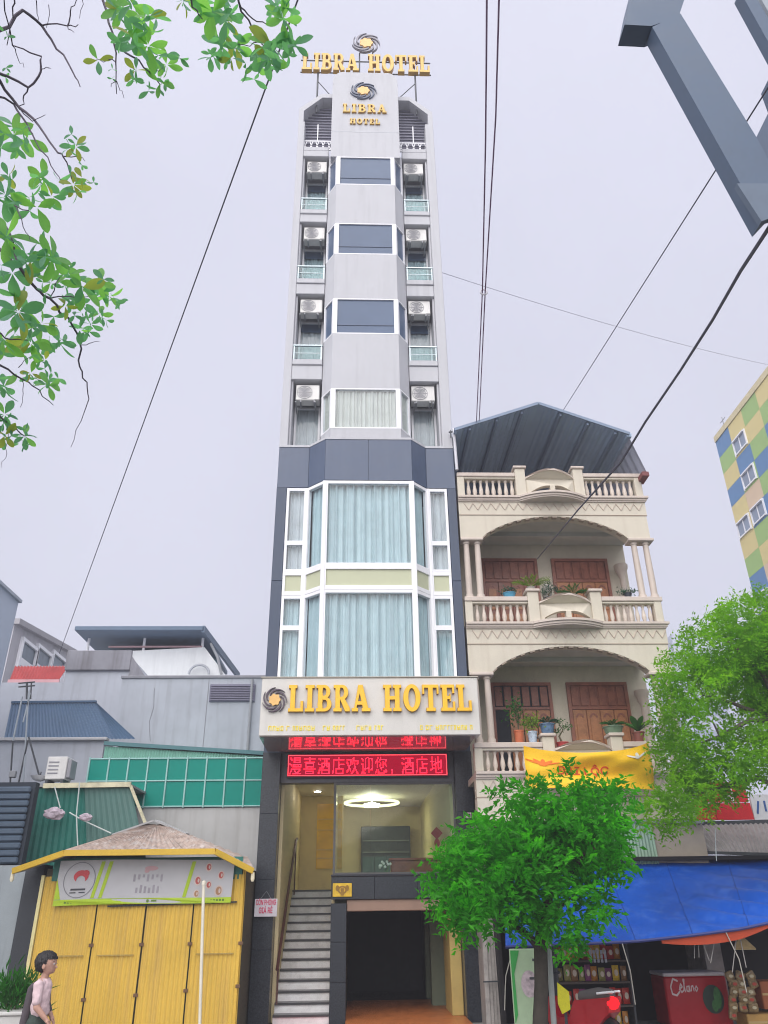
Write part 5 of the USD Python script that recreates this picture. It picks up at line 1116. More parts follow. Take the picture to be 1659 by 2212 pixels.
for li, z in enumerate(levels_):
    x = sx0 + .06; nth = 0
    while x < sx1 - .07:
        c = pnames[int(rg.integers(0, 6))] if li < 3 else pnames[int(rg.integers(0, 3))]
        nth = nth + 1; lab = f'{c} snack packet, {ORD[nth - 1]} from the left on the {lvlname[li]} shelf under the tarpaulin'
        hgt = .9 + .35 * rg.random(); wd = .9 + .3 * rg.random()
        if protos[c] is None:
            t = thing('snack_packet', lab, 'packet', (x, -.62, z + .002), f'{c} snack packets on the shelves')
            f_ = patch(lambda u, v: np.stack([x - .05 + .1 * u, -.62 - .028 * (4 * u * (1 - u) * 4 * v * (1 - v)) ** .6, z + .002 + .19 * v], -1), 6, 6)
            b_ = patch(lambda u, v: np.stack([x + .05 - .1 * u, -.62 + .028 * (4 * u * (1 - u) * 4 * v * (1 - v)) ** .6, z + .002 + .19 * v], -1), 6, 6)
            obj('bag', cat_([f_, b_]), pc[pnames.index(c)], t, smooth=60)
            obj('print_patch', xz(ell(x, z + .10, .028, .04), -.656, -.650), mat('packet_print', (.6, .5, .4), .5), t)
            protos[c] = t
        else: copy(protos[c], (x, -.62 + rg.normal() * .02, z + .002), lab, 0, (wd, 1, hgt))
        x += .108 * wd
# hanging sachets at the top
for k in range(5):
    p = at(1274 + 8 * k, 2052, -1.0)
    if k == 0:
        hs = thing('hanging_sachet', 'white sachet strip hanging above the snack shelf, first from the left', 'sachet', p, 'white sachet strips above the shelf')
        for j in range(3): obj('sachet', cbox(p[0] - .018, p[0] + .018, -1.005, -.995, p[2] - .06 * j - .055, p[2] - .06 * j, .003), mat('sachet_white', (.45, .45, .5), .4), hs)
    else: copy(hs, p, f'white sachet strip hanging above the snack shelf, {ORD[k]} from the left')
# freezer
fz_ = thing('freezer', 'red chest freezer with a white-lined lid and script lettering under the tarpaulin', 'freezer', (5.6, -.4, gz))
a, b = at(1432, 2104, -.5), at(1560, 2104, -.5); zb_ = at(1440, 2192, -.5)[2]
M_fred = mat('freezer_red', (.40, .012, .02), .3, .06)
obj('cabinet', cbox(a[0], b[0] + .05, -.5, .15, gz + .06, a[2] - .04, .025), M_fred, fz_)
obj('lid', cbox(a[0] - .01, b[0] + .04, -.52, .16, a[2] - .038, a[2] + .015, .015), mat('freezer_white', (.62, .56, .56), .4), fz_)
obj('base', cbox(a[0] + .03, b[0] + .02, -.47, .12, gz, gz + .06), M_black, fz_)
cur = []
def stroke(pts, w): return shapely.LineString(pts).buffer(w)
fx, fz0 = a[0] + .08, a[2] - .30
ty = unary_union([stroke([(fx + .20, fz0 + .20), (fx + .10, fz0 + .23), (fx + .02, fz0 + .12), (fx + .04, fz0 + .02), (fx + .14, fz0), (fx + .22, fz0 + .05)], .014),
                  stroke([(fx + .22, fz0 + .08), (fx + .30, fz0 + .12), (fx + .27, fz0 + .16), (fx + .23, fz0 + .10), (fx + .27, fz0 + .04), (fx + .33, fz0 + .07)], .011),
                  stroke([(fx + .33, fz0 + .07), (fx + .37, fz0 + .22), (fx + .34, fz0 + .22), (fx + .36, fz0 + .05)], .010),
                  stroke([(fx + .46, fz0 + .12), (fx + .41, fz0 + .12), (fx + .40, fz0 + .06), (fx + .45, fz0 + .05), (fx + .47, fz0 + .13), (fx + .48, fz0 + .06)], .010),
                  stroke([(fx + .51, fz0 + .06), (fx + .52, fz0 + .12), (fx + .56, fz0 + .13), (fx + .57, fz0 + .06)], .010), stroke([(fx + .64, fz0 + .12), (fx + .60, fz0 + .09), (fx + .63, fz0 + .05), (fx + .67, fz0 + .09), (fx + .64, fz0 + .125)], .010)])
ty = affinity.scale(ty, .68, 1, origin=(fx, fz0))
obj('script_lettering', xz(ty, -.506, -.5005), mat('freezer_script', (.62, .5, .5), .5), fz_)
obj('picture', cat_([xz(ell(b[0] - .22, a[2] - .36, .17, .20), -.505, -.5005)]), mat('freezer_picture_dark', (.03, .05, .04), .5, .3, 12), fz_)
obj('picture', cat_([xz(unary_union([ell(b[0] - .15, a[2] - .34, .06, .15), ell(b[0] - .21, a[2] - .45, .05, .08)]), -.508, -.5055)]), mat('freezer_picture_green', (.06, .20, .06), .5, .4, 14), fz_)
# bags, crates and hanging things at the far right
bk = thing('snack_bag_bundle', 'bundle of small brown snack bags hanging right of the freezer', 'bags', (6.2, -1.0, .4))
for k in range(16):
    p = at(1580 + 22 * (k % 3) + R_.uniform(-5, 5), 2108 + 17 * (k // 3), -1.0)
    obj('bag', cbox(-.075, .075, -.03, .03, -.065, .065, .03).apply_transform(trimesh.transformations.euler_matrix(R_.uniform(-.3, .3), R_.uniform(-.5, .5), R_.uniform(-.5, .5))).apply_translation(p), mat('brown_bag', (.22, .15, .07), .35, .6, 22), bk, smooth=50)
    obj('bag_print', xz(ell(p[0], p[2], .035, .022), p[1] - .052, p[1] - .046), mat(('bag_print_cream', 'bag_print_red')[k % 2], ((.5, .44, .3), (.4, .05, .03))[k % 2], .5), bk)
for k, (u, v, w, h, c, nm) in enumerate(((1640, 2120, 60, 60, (.32, .10, .04), 'orange-brown carton'), (1610, 2190, 90, 40, (.46, .27, .08), 'ochre carton'))):
    p = at(u, v, -.9); q = at(u + w, v + h, -.9)
    t = thing('carton', f'{nm} stacked at the right edge under the tarpaulin, {"the lower" if k else "the upper"} one', 'box', (p[0], -.9, q[2]))
    obj('box', cbox(p[0], q[0], -.9 - .04 * k, -.5, q[2] if not k else gz, p[2]), mat(f'carton_{k}', c, .7, .2, 5), t); obj('tape', box(p[0] + .01, q[0] - .01, -.906 - .04 * k, -.9005 - .04 * k, (p[2] + q[2]) / 2, (p[2] + q[2]) / 2 + .03), mat('carton_tape', (.5, .36, .16), .4), t)
hw = thing('winnowing_tray', 'brown woven triangular tray hanging under the tarpaulin edge', 'tray', (6.2, -2.0, 1.2))
p0, p1, p2 = at(1597, 2018, -2.0), at(1585, 2050, -2.0), at(1632, 2050, -2.0)
obj('tray', xz(Polygon([(p0[0], p0[2]), (p1[0], p1[2]), (p2[0], p2[2])]), -2.02, -1.99), mat('woven_brown', (.36, .26, .12), .8, .3, 30), hw)
obj('rim', cat_([tube([p0, p1], .012, 6), tube([p1, p2], .012, 6), tube([p2, p0], .012, 6)]), mat('woven_rim', (.42, .33, .18), .7), hw)
st = thing('hanging_strings', 'pale strings hanging from the tarpaulin edge above the freezer', 'strings', (6, -2.3, 1))
for a_, b_ in (((1592, 2012), (1582, 2100)), ((1596, 2012), (1612, 2090)), ((1508, 2030), (1510, 2068)), ((1515, 2028), (1532, 2075)), ((1545, 2024), (1535, 2080)), ((1500, 2032), (1500, 2070))): obj('string', tube([at(*a_, -2.3), at(*b_, -2.3)], .007, 5), mat('string_grey', (.42, .40, .38), .7), st)
# scooter (rear towards the right) and yellow board
sy = -2.9
L_ = at(1325, 2166, sy); sxr = L_[0]
MO = thing('scooter', 'red scooter with a lit red tail lamp parked under the tarpaulin', 'scooter', (sxr - .6, sy, gz))
M_scred = mat('scooter_red', (.42, .012, .02), .25, .06, coat=.4)
def wheel(x, nm='wheel'):
    w = obj(nm, T(*(lambda m: (np.stack([m.vertices[:, 0] + x, m.vertices[:, 2] + sy, m.vertices[:, 1] + gz + .24], 1), m.faces))(trimesh.creation.torus(.19, .05, major_sections=28, minor_sections=10))), M_black, MO, smooth=40)
    obj('rim', xz(rings((x, gz + .24), .14) - rings((x, gz + .24), .10), sy - .03, sy + .03), M_grey, w); obj('spoke', cat_([xz(affinity.rotate(B(x - .13, gz + .23, x + .13, gz + .25), r), sy - .012, sy + .012) for r in (0, 60, 120)]), M_grey, w)
_obj0 = obj
_ca, _sa = math.cos(math.radians(-52)), math.sin(math.radians(-52))
def obj(name, mesh, m, parent=None, **kw):
    v = np.array(mesh.vertices); x, y = v[:, 0] - sxr, v[:, 1] - sy
    return _obj0(name, T(np.stack([sxr + x * _ca - y * _sa, sy + x * _sa + y * _ca, v[:, 2]], 1), mesh.faces), m, parent, **kw)
wheel(sxr - .12); wheel(sxr - 1.32)
ztl = L_[2]
body = Polygon([(sxr + .02, ztl + .05), (sxr - .02, ztl - .10), (sxr - .25, gz + .36), (sxr - .62, gz + .30), (sxr - 1.0, gz + .30), (sxr - 1.08, gz + .62), (sxr - 1.00, gz + .64), (sxr - .88, gz + .40), (sxr - .66, gz + .42), (sxr - .55, ztl - .02), (sxr - .3, ztl + .01)]).buffer(.02)
obj('body', xz(body, sy - .13, sy + .13), M_scred, MO)
obj('seat', tube([(sxr + .0, sy, ztl + .09), (sxr - .22, sy, ztl + .07), (sxr - .52, sy, ztl + .03)], [.07, .10, .08], 10), mat('grey_seat', (.10, .09, .09), .5), MO, smooth=40)
obj('grab_rail', tube([(sxr - .18, sy - .1, ztl + .10), (sxr + .06, sy - .08, ztl + .13), (sxr + .06, sy + .08, ztl + .13), (sxr - .18, sy + .1, ztl + .1)], .015), M_whitemetal, MO)
obj('tail_lamp', trimesh.creation.icosphere(2, 1.).apply_transform(np.diag([.075, .10, .075, 1])).apply_translation((sxr + .02, sy - .04, ztl)), emis('tail_red', (1., .01, .015), 1.1), MO, smooth=True)
obj('fork', cat_([tube([(sxr - 1.32, sy, gz + .24), (sxr - 1.12, sy, gz + .86)], .03), tube([(sxr - 1.10, sy - .28, gz + .93), (sxr - 1.12, sy, gz + .88), (sxr - 1.10, sy + .28, gz + .93)], .018)]), M_dark, MO)
obj('front_fender', tube([(sxr - 1.32 + .24 * math.cos(t), sy, gz + .26 + .24 * math.sin(t)) for t in np.linspace(.3, 2.8, 8)], .045, 8), M_scred, MO, smooth=40)
obj('mirror', cat_([tube([(sxr - 1.1, sy - .25, gz + .93), (sxr - 1.12, sy - .3, gz + 1.08)], .008), trimesh.creation.icosphere(1, .05).apply_translation((sxr - 1.12, sy - .3, gz + 1.1))]), M_black, MO)
obj = _obj0
yb_ = thing('yellow_board', 'bright yellow board leaning beside the grey pole', 'board', at(1218, 2160, -2.95))
q_ = [at(1203, 2122, -3.0), at(1228, 2142, -3.0), at(1231, 2180, -3.0), at(1214, 2190, -3.0), at(1205, 2168, -3.0)]
obj('panel', xz(Polygon([(p[0], p[2]) for p in q_]), -3.03, -3.0), mat('bright_yellow', (.72, .66, .02), .4), yb_)
obj('stand', tube([at(1222, 2188, -2.98), (at(1222, 2188, -2.98)[0], -2.9, gz)], .02), M_dark, yb_)
gp = thing('grey_pole', 'grey metal pole beside the tree trunk', 'pole', at(1195, 2212, -3.7))
a, b = at(1186, 2040, -3.7), at(1197, 2212, -3.7); d = (b - a) / (a[2] - b[2])
obj('pole', tube([a + [0, 0, .25], b + d * (b[2] - gz)], .036, 10), mat('grey_pole_paint', (.34, .36, .36), .5, .1, 4), gp, smooth=40); obj('foot_plate', cbox(*(lambda e: (e[0] - .09, e[0] + .09, e[1] - .09, e[1] + .09, gz, gz + .015))(b + d * (b[2] - gz))), M_dark, gp)
# battens by the right pier
for k in range(4):
    p, q = at(1046 + 8 * k, 2012 + 6 * k, -.05), at(1055 + 8 * k, 2212, -.1)
    if k == 0: bt = thing('grey_batten', 'weathered grey batten beside the right granite pier, first from the left of four', 'batten', (q[0], -.12, gz), 'battens leaning on the right pier'); obj('batten', bar((q[0], -.12, gz), (p[0], -.02, p[2]), .07, .035), mat('grey_wood', (.36, .33, .31), .8, .3, 6), bt); obj('strap', bar((q[0] - .05, -.15, .5), (q[0] + .05, -.15, .5), .02), M_dark, bt)
    else: copy(bt, (q[0], -.12 + .02 * k, gz), f'weathered grey batten beside the right granite pier, {ORD[k]} from the left of four', rotz=.05 * k)
# walls and roofs right of the house
mg = thing('mint_shed', 'pale green corrugated shed wall right of the banner', 'shed', (5.6, -.1, 2.0))
a, b = at(1345, 1775, -.15), at(1424, 1850, -.15)
obj('wall_sheet', corr((a[0] - .3, -.15, b[2] - .6), (b[0], -.15, b[2] - .6), (a[0] - .3, -.15, a[2]), (at(1405, 1775, -.15)[0], -.15, a[2]), 14, .012), mat('pale_mint_sheet', (.32, .46, .36), .5, .1, 1.5, streak=.3), mg)
obj('beige_wall', box(b[0] - .1, b[0] + .9, -.12, -.02, b[2] - .6, at(1440, 1782, -.15)[2]), mat('dusty_beige', (.40, .34, .29), .8, .15, 2), mg)
obj('edge_cap', bar((a[0] - .3, -.16, a[2] + .02), (b[0] + .9, -.16, a[2] - .02), .05), M_grey, mg)
gr2 = thing('grey_roof', 'long grey corrugated roof with a black edge at the right', 'roof', (7, 1, 2.5))
c = [at(1482, 1782, 1.6), at(1760, 1776, 1.6), at(1530, 1842, -.1), at(1760, 1848, -.1)]
obj('roof_sheet', corr(c[2], c[3], c[0], c[1], 26, .015), mat('dusty_grey_sheet', (.36, .33, .33), .6, .15, 2, streak=.4), gr2)
obj('black_edge', cat_([bar(at(1472, 1781, 1.62), at(1760, 1772, 1.62), .06, .08), bar(at(1472, 1783, 1.6), c[2], .05, .06), bar(c[2], c[3], .04, .05)]), M_dark, gr2)
obj('dark_gap', box(c[2][0] + .05, c[3][0], .0, .1, 1.9, c[2][2] - .05), mat('shop_dark_wall', (.018, .016, .018), .9), gr2)
obj('roof_post', tube([(c[0][0] + .2, 1.62, gz), (c[0][0] + .2, 1.62, c[0][2])], .04), M_dark, gr2)
rs2 = thing('red_sign', 'bright red shop sign panel with a white letter above the grey roof', 'sign', (7.8, 2, 3.2))
a, b = at(1497, 1772, 2), at(1628, 1772, 2); zt2 = at(1600, 1690, 2)[2]; zm = at(1600, 1733, 2)[2]
M_rsign = mat('signal_red', (.66, .012, .02), .4, .05)
obj('panel', xz(Polygon([(a[0], a[2]), (b[0], a[2]), (b[0] - .02, zm - .02), (a[0] + .12, zm - .02)]), 1.96, 2.02), M_rsign, rs2)
obj('panel', xz(Polygon([(a[0] + .14, zm), (b[0] - .03, zm), (b[0] - .06, zt2), (a[0] + .3, zt2)]), 1.98, 2.04), M_rsign, rs2)
text_on(rs2, 'letter', 'N', at(1572, 1720, 2)[0], at(1572, 1731, 2)[2], .24, 1.975, mat('sign_white', (.78, .76, .76), .5))
obj('seam', box((a[0] + b[0]) / 2 - .15, (a[0] + b[0]) / 2 - .14, 1.955, 1.9595, a[2], zm - .03), mat('dark_red_seam', (.2, .01, .01), .5), rs2)
ws2 = thing('white_sign', 'white sign panel with blue strokes at the right edge', 'sign', (8.8, 2, 3.2))
a, b = at(1630, 1772, 2), at(1740, 1772, 2)
obj('panel', box(a[0], b[0], 1.98, 2.03, a[2], zm + .15), mat('sign_panel_white', (.70, .70, .74), .5), ws2)
obj('lettering', cat_([xz(affinity.rotate(B(a[0] + .1 + .16 * k, a[2] + .12 + .05 * (k % 2), a[0] + .14 + .16 * k, a[2] + .38), 15 * (k % 3 - 1)), 1.972, 1.9795) for k in range(5)]), mat('sign_blue', (.05, .12, .36), .5), ws2)

# ------------------------------------------------------------------ trees
M_bark = mat('dark_bark', (.05, .042, .035), .9, .35, 9, bump=.6, bscale=30)
M_barklight = mat('grey_bark', (.12, .10, .085), .9, .3, 8, bump=.5, bscale=30)
TY = -4.2
rg = np.random.default_rng(21)
ft = thing('street_tree', 'young street tree with dark trunk and dense bright green crown before the tarpaulin', 'tree', (at(1180, 2212, TY)[0], TY, gz))
base = at(1167, 2212, TY); tb = base.copy(); tb[2] = gz
f1 = at(1168, 2050, TY); f2 = at(1172, 1990, TY)
trunk = [tube([tb, base, (base + f1) / 2 + [.01, 0, 0], f1, f2], [.105, .092, .085, .083, .072], 14)]
limb = lambda P_, r0, r1: tube([np.asarray(p) for p in P_], np.linspace(r0, r1, len(P_)), 8)
lim = [limb([f1, at(1140, 2020, TY - .1), at(1085, 1985, TY - .25), at(1050, 1930, TY - .3), at(1010, 1880, TY - .3)], .055, .012), limb([f2, at(1190, 1920, TY), at(1205, 1840, TY), at(1225, 1760, TY + .1), at(1235, 1700, TY + .1)], .07, .012),
       limb([f2, at(1140, 1930, TY + .2), at(1110, 1860, TY + .3), at(1090, 1790, TY + .3)], .05, .01), limb([at(1190, 1920, TY), at(1240, 1880, TY - .2), at(1290, 1800, TY - .3)], .045, .01), limb([at(1205, 1840, TY), at(1260, 1760, TY + .4), at(1300, 1720, TY + .4)], .03, .008), limb([f2, at(1210, 1960, TY - .3), at(1240, 1935, TY - .35)], .035, .01)]
obj('trunk', cat_(trunk), M_bark, ft, smooth=50)
for l in lim: obj('limb', l, M_bark, ft, smooth=50)
lobes = [pxlobe(*q) for q in ((1085, 1868, 104, 78, TY - .1, .62), (1022, 1892, 76, 66, TY - .25, .5), (1045, 1812, 62, 34, TY + .15, .5), (985, 1925, 46, 42, TY - .3, .35), (1225, 1752, 108, 62, TY + .1, .6), (1268, 1785, 62, 60, TY - .1, .5), (1160, 1815, 80, 62, TY + .3, .55), (1205, 1830, 110, 62, TY - .3, .5),
         (1108, 1722, 40, 16, TY + .2, .3), (1312, 1738, 52, 36, TY, .35), (1228, 1940, 78, 62, TY - .3, .45), (1225, 1995, 50, 38, TY - .35, .3), (1060, 1945, 78, 42, TY - .35, .4), (1025, 1962, 46, 30, TY - .3, .3), (1285, 1860, 46, 50, TY - .3, .32), (1120, 1950, 30, 34, TY - .2, .2))]
M_tree1 = leafmat('street_tree_leaf', [(.25, (.035, .25, .010)), (.43, (.12, .58, .02)), (.58, (.28, .76, .04)), (.76, (.55, .86, .12))], .66, 3.4)
obj('crown', crown(lobes, rg, 1450, 12, .105, .046, .26, .66, .30), M_tree1, ft)
RY = -2.0
rt = thing('large_tree', 'big light green tree with airy foliage at the right edge', 'tree', (7.6, RY, gz))
rb = np.array([7.7, RY, gz])
obj('trunk', tube([rb, rb + [0, 0, 1.6], rb + [-.1, 0, 3.0], at(1700, 1560, RY)], [.19, .16, .14, .10], 14), M_barklight, rt, smooth=50)
for P_, r in (([at(1700, 1560, RY), at(1620, 1555, RY), at(1555, 1590, RY - .1), at(1500, 1610, RY)], .055), ([at(1700, 1560, RY), at(1610, 1530, RY + .2), at(1560, 1510, RY), at(1510, 1500, RY)], .05), ([at(1700, 1560, RY), at(1650, 1460, RY), at(1590, 1400, RY), at(1550, 1370, RY)], .06), ([at(1700, 1560, RY), at(1690, 1440, RY), at(1660, 1360, RY)], .06), ([rb + [-.1, 0, 3.0], at(1640, 1680, RY), at(1560, 1700, RY), at(1470, 1725, RY)], .06), ([rb + [-.1, 0, 3.0], at(1780, 1560, RY), at(1830, 1480, RY)], .06), ([at(1555, 1590, RY - .1), at(1540, 1560, RY), at(1500, 1545, RY)], .02)):
    obj('limb', limb(P_, r, .01), M_barklight, rt, smooth=50)
rg = np.random.default_rng(8)
lob2 = [pxlobe(*q) for q in ((1560, 1400, 80, 62, RY, .8), (1630, 1345, 75, 58, RY + .3, .8), (1490, 1475, 58, 62, RY - .1, .6), (1590, 1460, 75, 50, RY + .5, .7), (1465, 1560, 40, 62, RY, .5), (1470, 1630, 45, 48, RY + .1, .5), (1540, 1660, 70, 42, RY, .6), (1620, 1620, 75, 46, RY - .2, .6), (1650, 1560, 50, 45, RY + .4, .6), (1660, 1440, 60, 80, RY, .8),
         (1730, 1400, 110, 110, RY + .2, 1.2), (1790, 1520, 120, 130, RY, 1.2), (1530, 1705, 50, 26, RY + .1, .4), (1430, 1745, 46, 38, RY - .5, .35), (1480, 1720, 45, 34, RY - .4, .35), (1750, 1630, 80, 60, RY, .9))]
M_tree2 = leafmat('large_tree_leaf', [(.25, (.13, .30, .012)), (.42, (.32, .60, .018)), (.58, (.54, .76, .05)), (.78, (.70, .82, .16))], .6, 1.7)
obj('crown', crown(lob2, rg, 6200, 12, .078, .033, .26, .55, .25), M_tree2, rt)

# ------------------------------------------------------------------ overhanging branches, upper left
ob = thing('overhanging_tree', 'tree whose thin bare branches and broad green leaves hang into the upper left', 'tree', (-4.4, -11.6, gz))
M_twig = mat('purple_grey_twig', (.15, .13, .165), .85, .25, 20)
DD_ = 4.9
rg = np.random.default_rng(14)
def br_(pts, r0, r1, dd=0.):
    P_ = [along(u, v, DD_ + dd + .25 * math.sin(u * .013 + v * .007)) for u, v in pts]
    Q_ = []
    for i in range(len(P_) - 1):
        for t in np.linspace(0, 1, 4)[:-1]: Q_.append(P_[i] * (1 - t) + P_[i + 1] * t + rg.normal(size=3) * .006 * (t > 0))
    Q_.append(P_[-1])
    return tube(Q_, np.linspace(r0, r1, len(Q_)) * .68, 6)
BR = [([(-60, 90), (0, 65), (49, 22), (90, 55), (122, 106), (155, 151), (173, 187)], .016, .004), ([(90, 55), (146, 56), (169, 53)], .007, .003), ([(146, 56), (152, 25), (165, 0)], .006, .003), ([(146, 56), (160, 70)], .004, .002),
      ([(-40, 140), (0, 159), (61, 189), (88, 155), (90, 122), (27, 98), (8, -20)], .012, .004), ([(27, 98), (40, 130), (52, 146)], .004, .002), ([(88, 155), (100, 145), (110, 148)], .004, .002), ([(61, 189), (50, 215), (42, 238)], .006, .003),
      ([(-40, 130), (0, 175), (41, 232), (85, 273), (122, 326), (136, 338), (155, 385)], .015, .004), ([(136, 338), (163, 338), (183, 348)], .005, .002), ([(77, 305), (110, 358), (130, 387)], .006, .003), ([(41, 232), (70, 262), (98, 248)], .005, .002), ([(-30, 195), (30, 225), (60, 270), (77, 305)], .010, .006),
      ([(215, -40), (222, 0), (244, 73), (250, 134), (252, 203)], .012, .003), ([(246, 96), (285, 122), (322, 155), (346, 183)], .009, .004), ([(252, 175), (240, 188)], .003, .002), ([(252, 175), (268, 212)], .003, .002), ([(250, 134), (228, 132), (205, 130)], .004, .002), ([(322, 155), (352, 146)], .004, .002),
      ([(400, -30), (415, 15), (437, 41)], .008, .004), ([(500, -30), (520, 16), (545, 40), (578, 54)], .009, .004), ([(505, -30), (521, 25), (562, 81), (586, 122)], .010, .004), ([(562, 81), (540, 100), (490, 90)], .005, .002), ([(586, 122), (610, 80), (625, 40)], .005, .002),
      ([(-60, 510), (0, 539), (40, 574), (80, 625), (107, 644), (148, 687), (172, 738), (172, 792), (188, 826), (192, 862), (175, 910), (153, 966)], .016, .0022), ([(107, 644), (150, 640), (199, 639)], .006, .003), ([(107, 644), (130, 598)], .005, .003), ([(172, 745), (200, 740), (215, 738)], .004, .002), ([(40, 574), (20, 500), (0, 470)], .008, .004),
      ([(-50, 760), (0, 789), (46, 818), (86, 843), (115, 875)], .011, .003), ([(40, 794), (67, 770)], .004, .002), ([(46, 818), (50, 850), (44, 880)], .003, .002), ([(-40, 890), (0, 899), (27, 920), (54, 942), (78, 945)], .009, .003), ([(18, 938), (15, 980), (3, 1010)], .003, .0015), ([(35, 448), (50, 490), (65, 520)], .005, .002), ([(-30, 700), (10, 730), (60, 735)], .008, .004), ([(-40, 420), (20, 440), (62, 455)], .008, .004),
      ([(30, -10), (28, 40), (15, 98)], .006, .003), ([(75, -10), (80, 30), (82, 45)], .004, .002), ([(165, 0), (178, -20)], .004, .003), ([(105, 10), (100, 60)], .003, .002), ([(178, 0), (172, 40)], .003, .002)]
for P_, a, b in BR: obj('branch', br_(P_, a, b), M_twig, ob, smooth=50)
tr_ = np.array([-4.4, -11.6, gz])
obj('trunk', tube([tr_, tr_ + [.05, 0, 2.0], tr_ + [.1, .05, 4.0], tr_ + [.4, .1, 6.2]], [.17, .14, .12, .07], 12), M_bark, ob, smooth=50)
for (u, v, s) in ((-60, 90, .02), (-40, 140, .02), (-60, 510, .03), (-50, 760, .02), (215, -40, .03), (400, -30, .02), (505, -30, .02), (-40, 890, .02)):
    e = along(u, v, DD_ + .25 * math.sin(u * .013 + v * .007)); s0 = tr_ + [.4, .1, 6.1] if v < 0 else tr_ + [.1, .05, min(5.5, max(2.5, e[2] - .4))]
    obj('limb', tube([s0, along(u - 260, v - 420, DD_ + .4), e] if v < 0 else [s0, (s0 + e) / 2 + [-.2, 0, -.1], e], [.05, .03, s * .6], 8), M_bark, ob, smooth=50)
M_leafA = leafmat('broad_leaf_green', [(.15, (.16, .38, .15)), (.5, (.25, .50, .14)), (.85, (.44, .62, .12))], .58, 1.9, .4)
M_leafT = leafmat('broad_leaf_bluish', [(.15, (.11, .29, .21)), (.5, (.16, .39, .24)), (.85, (.25, .5, .22))], .55, 1.9, .4)
M_leafY = leafmat('young_leaf_olive', [(.15, (.26, .30, .09)), (.5, (.36, .40, .10)), (.85, (.50, .46, .12))], .55, 1.9, .4)
ROS = [(30, 293, 52, 6, 'A'), (62, 300, 34, 3, 'A'), (163, 317, 26, 5, 'Y'), (158, 399, 32, 7, 'Y'), (178, 385, 22, 4, 'Y'), (94, 387, 34, 5, 'A'), (80, 448, 50, 3, 'A'), (12, 420, 46, 6, 'T'), (112, 425, 28, 5, 'T'), (212, 130, 24, 4, 'Y'), (262, 22, 34, 7, 'A'), (285, 10, 34, 5, 'A'), (322, 37, 34, 6, 'A'), (285, 78, 38, 6, 'T'), (320, 98, 40, 7, 'A'), (360, 140, 34, 6, 'A'), (293, 152, 26, 3, 'Y'), (346, 178, 32, 4, 'A'), (395, 2, 24, 5, 'Y'), (460, 25, 46, 8, 'A'), (490, 42, 40, 6, 'T'), (478, 98, 36, 6, 'T'), (508, 100, 34, 6, 'A'), (586, 98, 50, 9, 'T'), (612, 42, 36, 6, 'A'), (636, 98, 34, 5, 'T'), (553, 140, 34, 3, 'A'), (575, 130, 40, 5, 'T'), (600, 15, 34, 4, 'T'), (500, 125, 30, 4, 'Y'),
       (67, 561, 42, 6, 'T'), (113, 556, 46, 8, 'A'), (150, 593, 30, 4, 'A'), (176, 622, 44, 5, 'A'), (215, 612, 34, 5, 'A'), (236, 640, 30, 6, 'A'), (215, 679, 28, 5, 'A'), (172, 712, 30, 4, 'T'), (196, 700, 26, 5, 'T'), (40, 673, 54, 8, 'T'), (67, 741, 50, 7, 'A'), (13, 512, 54, 6, 'A'), (27, 590, 46, 6, 'T'), (129, 741, 36, 4, 'T'), (98, 778, 28, 3, 'A'), (8, 733, 42, 6, 'A'), (104, 832, 30, 6, 'A'), (67, 806, 22, 4, 'Y'), (8, 835, 36, 6, 'T'), (10, 895, 30, 6, 'T'), (54, 942, 26, 6, 'T'), (10, 940, 28, 5, 'Y'), (140, 660, 28, 4, 'Y'), (90, 700, 36, 6, 'A'), (18, 380, 26, 4, 'Y'), (110, 610, 30, 4, 'A'), (255, 165, 18, 3, 'Y'), (5, 150, 20, 2, 'Y'), (5, 60, 18, 3, 'T')]
lm = {'A': M_leafA, 'T': M_leafT, 'Y': M_leafY}
nl = 0
for (u, v, s, n, k) in ROS:
    dist = DD_ + .25 * math.sin(u * .013 + v * .007) + rg.uniform(-.08, .08)
    c = along(u, v, dist); vd = unit(c - CAM); rt0 = unit(np.cross(vd, [0, 0, 1.])); up0 = np.cross(rt0, vd)
    a0 = rg.uniform(0, 6.28)
    for j in range(n):
        if nl >= 297: break
        a = a0 + 2 * math.pi * j / n + rg.normal() * .25
        D = rt0 * math.cos(a) + up0 * math.sin(a) * .9 - np.array([0, 0, .12]) + vd * rg.normal() * .35
        Nn = -vd + rg.normal(size=3) * .45 + np.array([0, 0, .3])
        L = s * dist / FPX * rg.uniform(.68, 1.05)
        obj('leaf', bigleaf(c + D * .006, D, Nn, L, L * rg.uniform(.40, .52), rg.uniform(.1, .35)), lm[k] if rg.random() > .2 else lm['ATY'[int(rg.integers(0, 3))]], ob, smooth=True); nl += 1

more = []
for (u, v, s, n, k) in ROS[30:] + ROS[:8] + ROS[10:30]:
    for q in range(3):
        dist = DD_ + .25 * math.sin(u * .013 + v * .007) + rg.uniform(-.25, .25)
        c = along(u + rg.normal() * 14 - 6, v + rg.normal() * 14, dist); vd = unit(c - CAM); rt0 = unit(np.cross(vd, [0, 0, 1.])); up0 = np.cross(rt0, vd); a0 = rg.uniform(0, 6.28)
        for j in range(3):
            a = a0 + 2.1 * j + rg.normal() * .4
            D = rt0 * math.cos(a) + up0 * math.sin(a) * .8 - np.array([0, 0, .2]) + vd * rg.normal() * .6
            L = s * dist / FPX * rg.uniform(.45, .8)
            more.append(bigleaf(c, D, -vd + rg.normal(size=3) * .9 + np.array([0, 0, .3]), L, L * rg.uniform(.34, .48), rg.uniform(.1, .4)))
obj('leaf_mass', cat_(more), M_leafT, ob, smooth=True, kind='stuff')
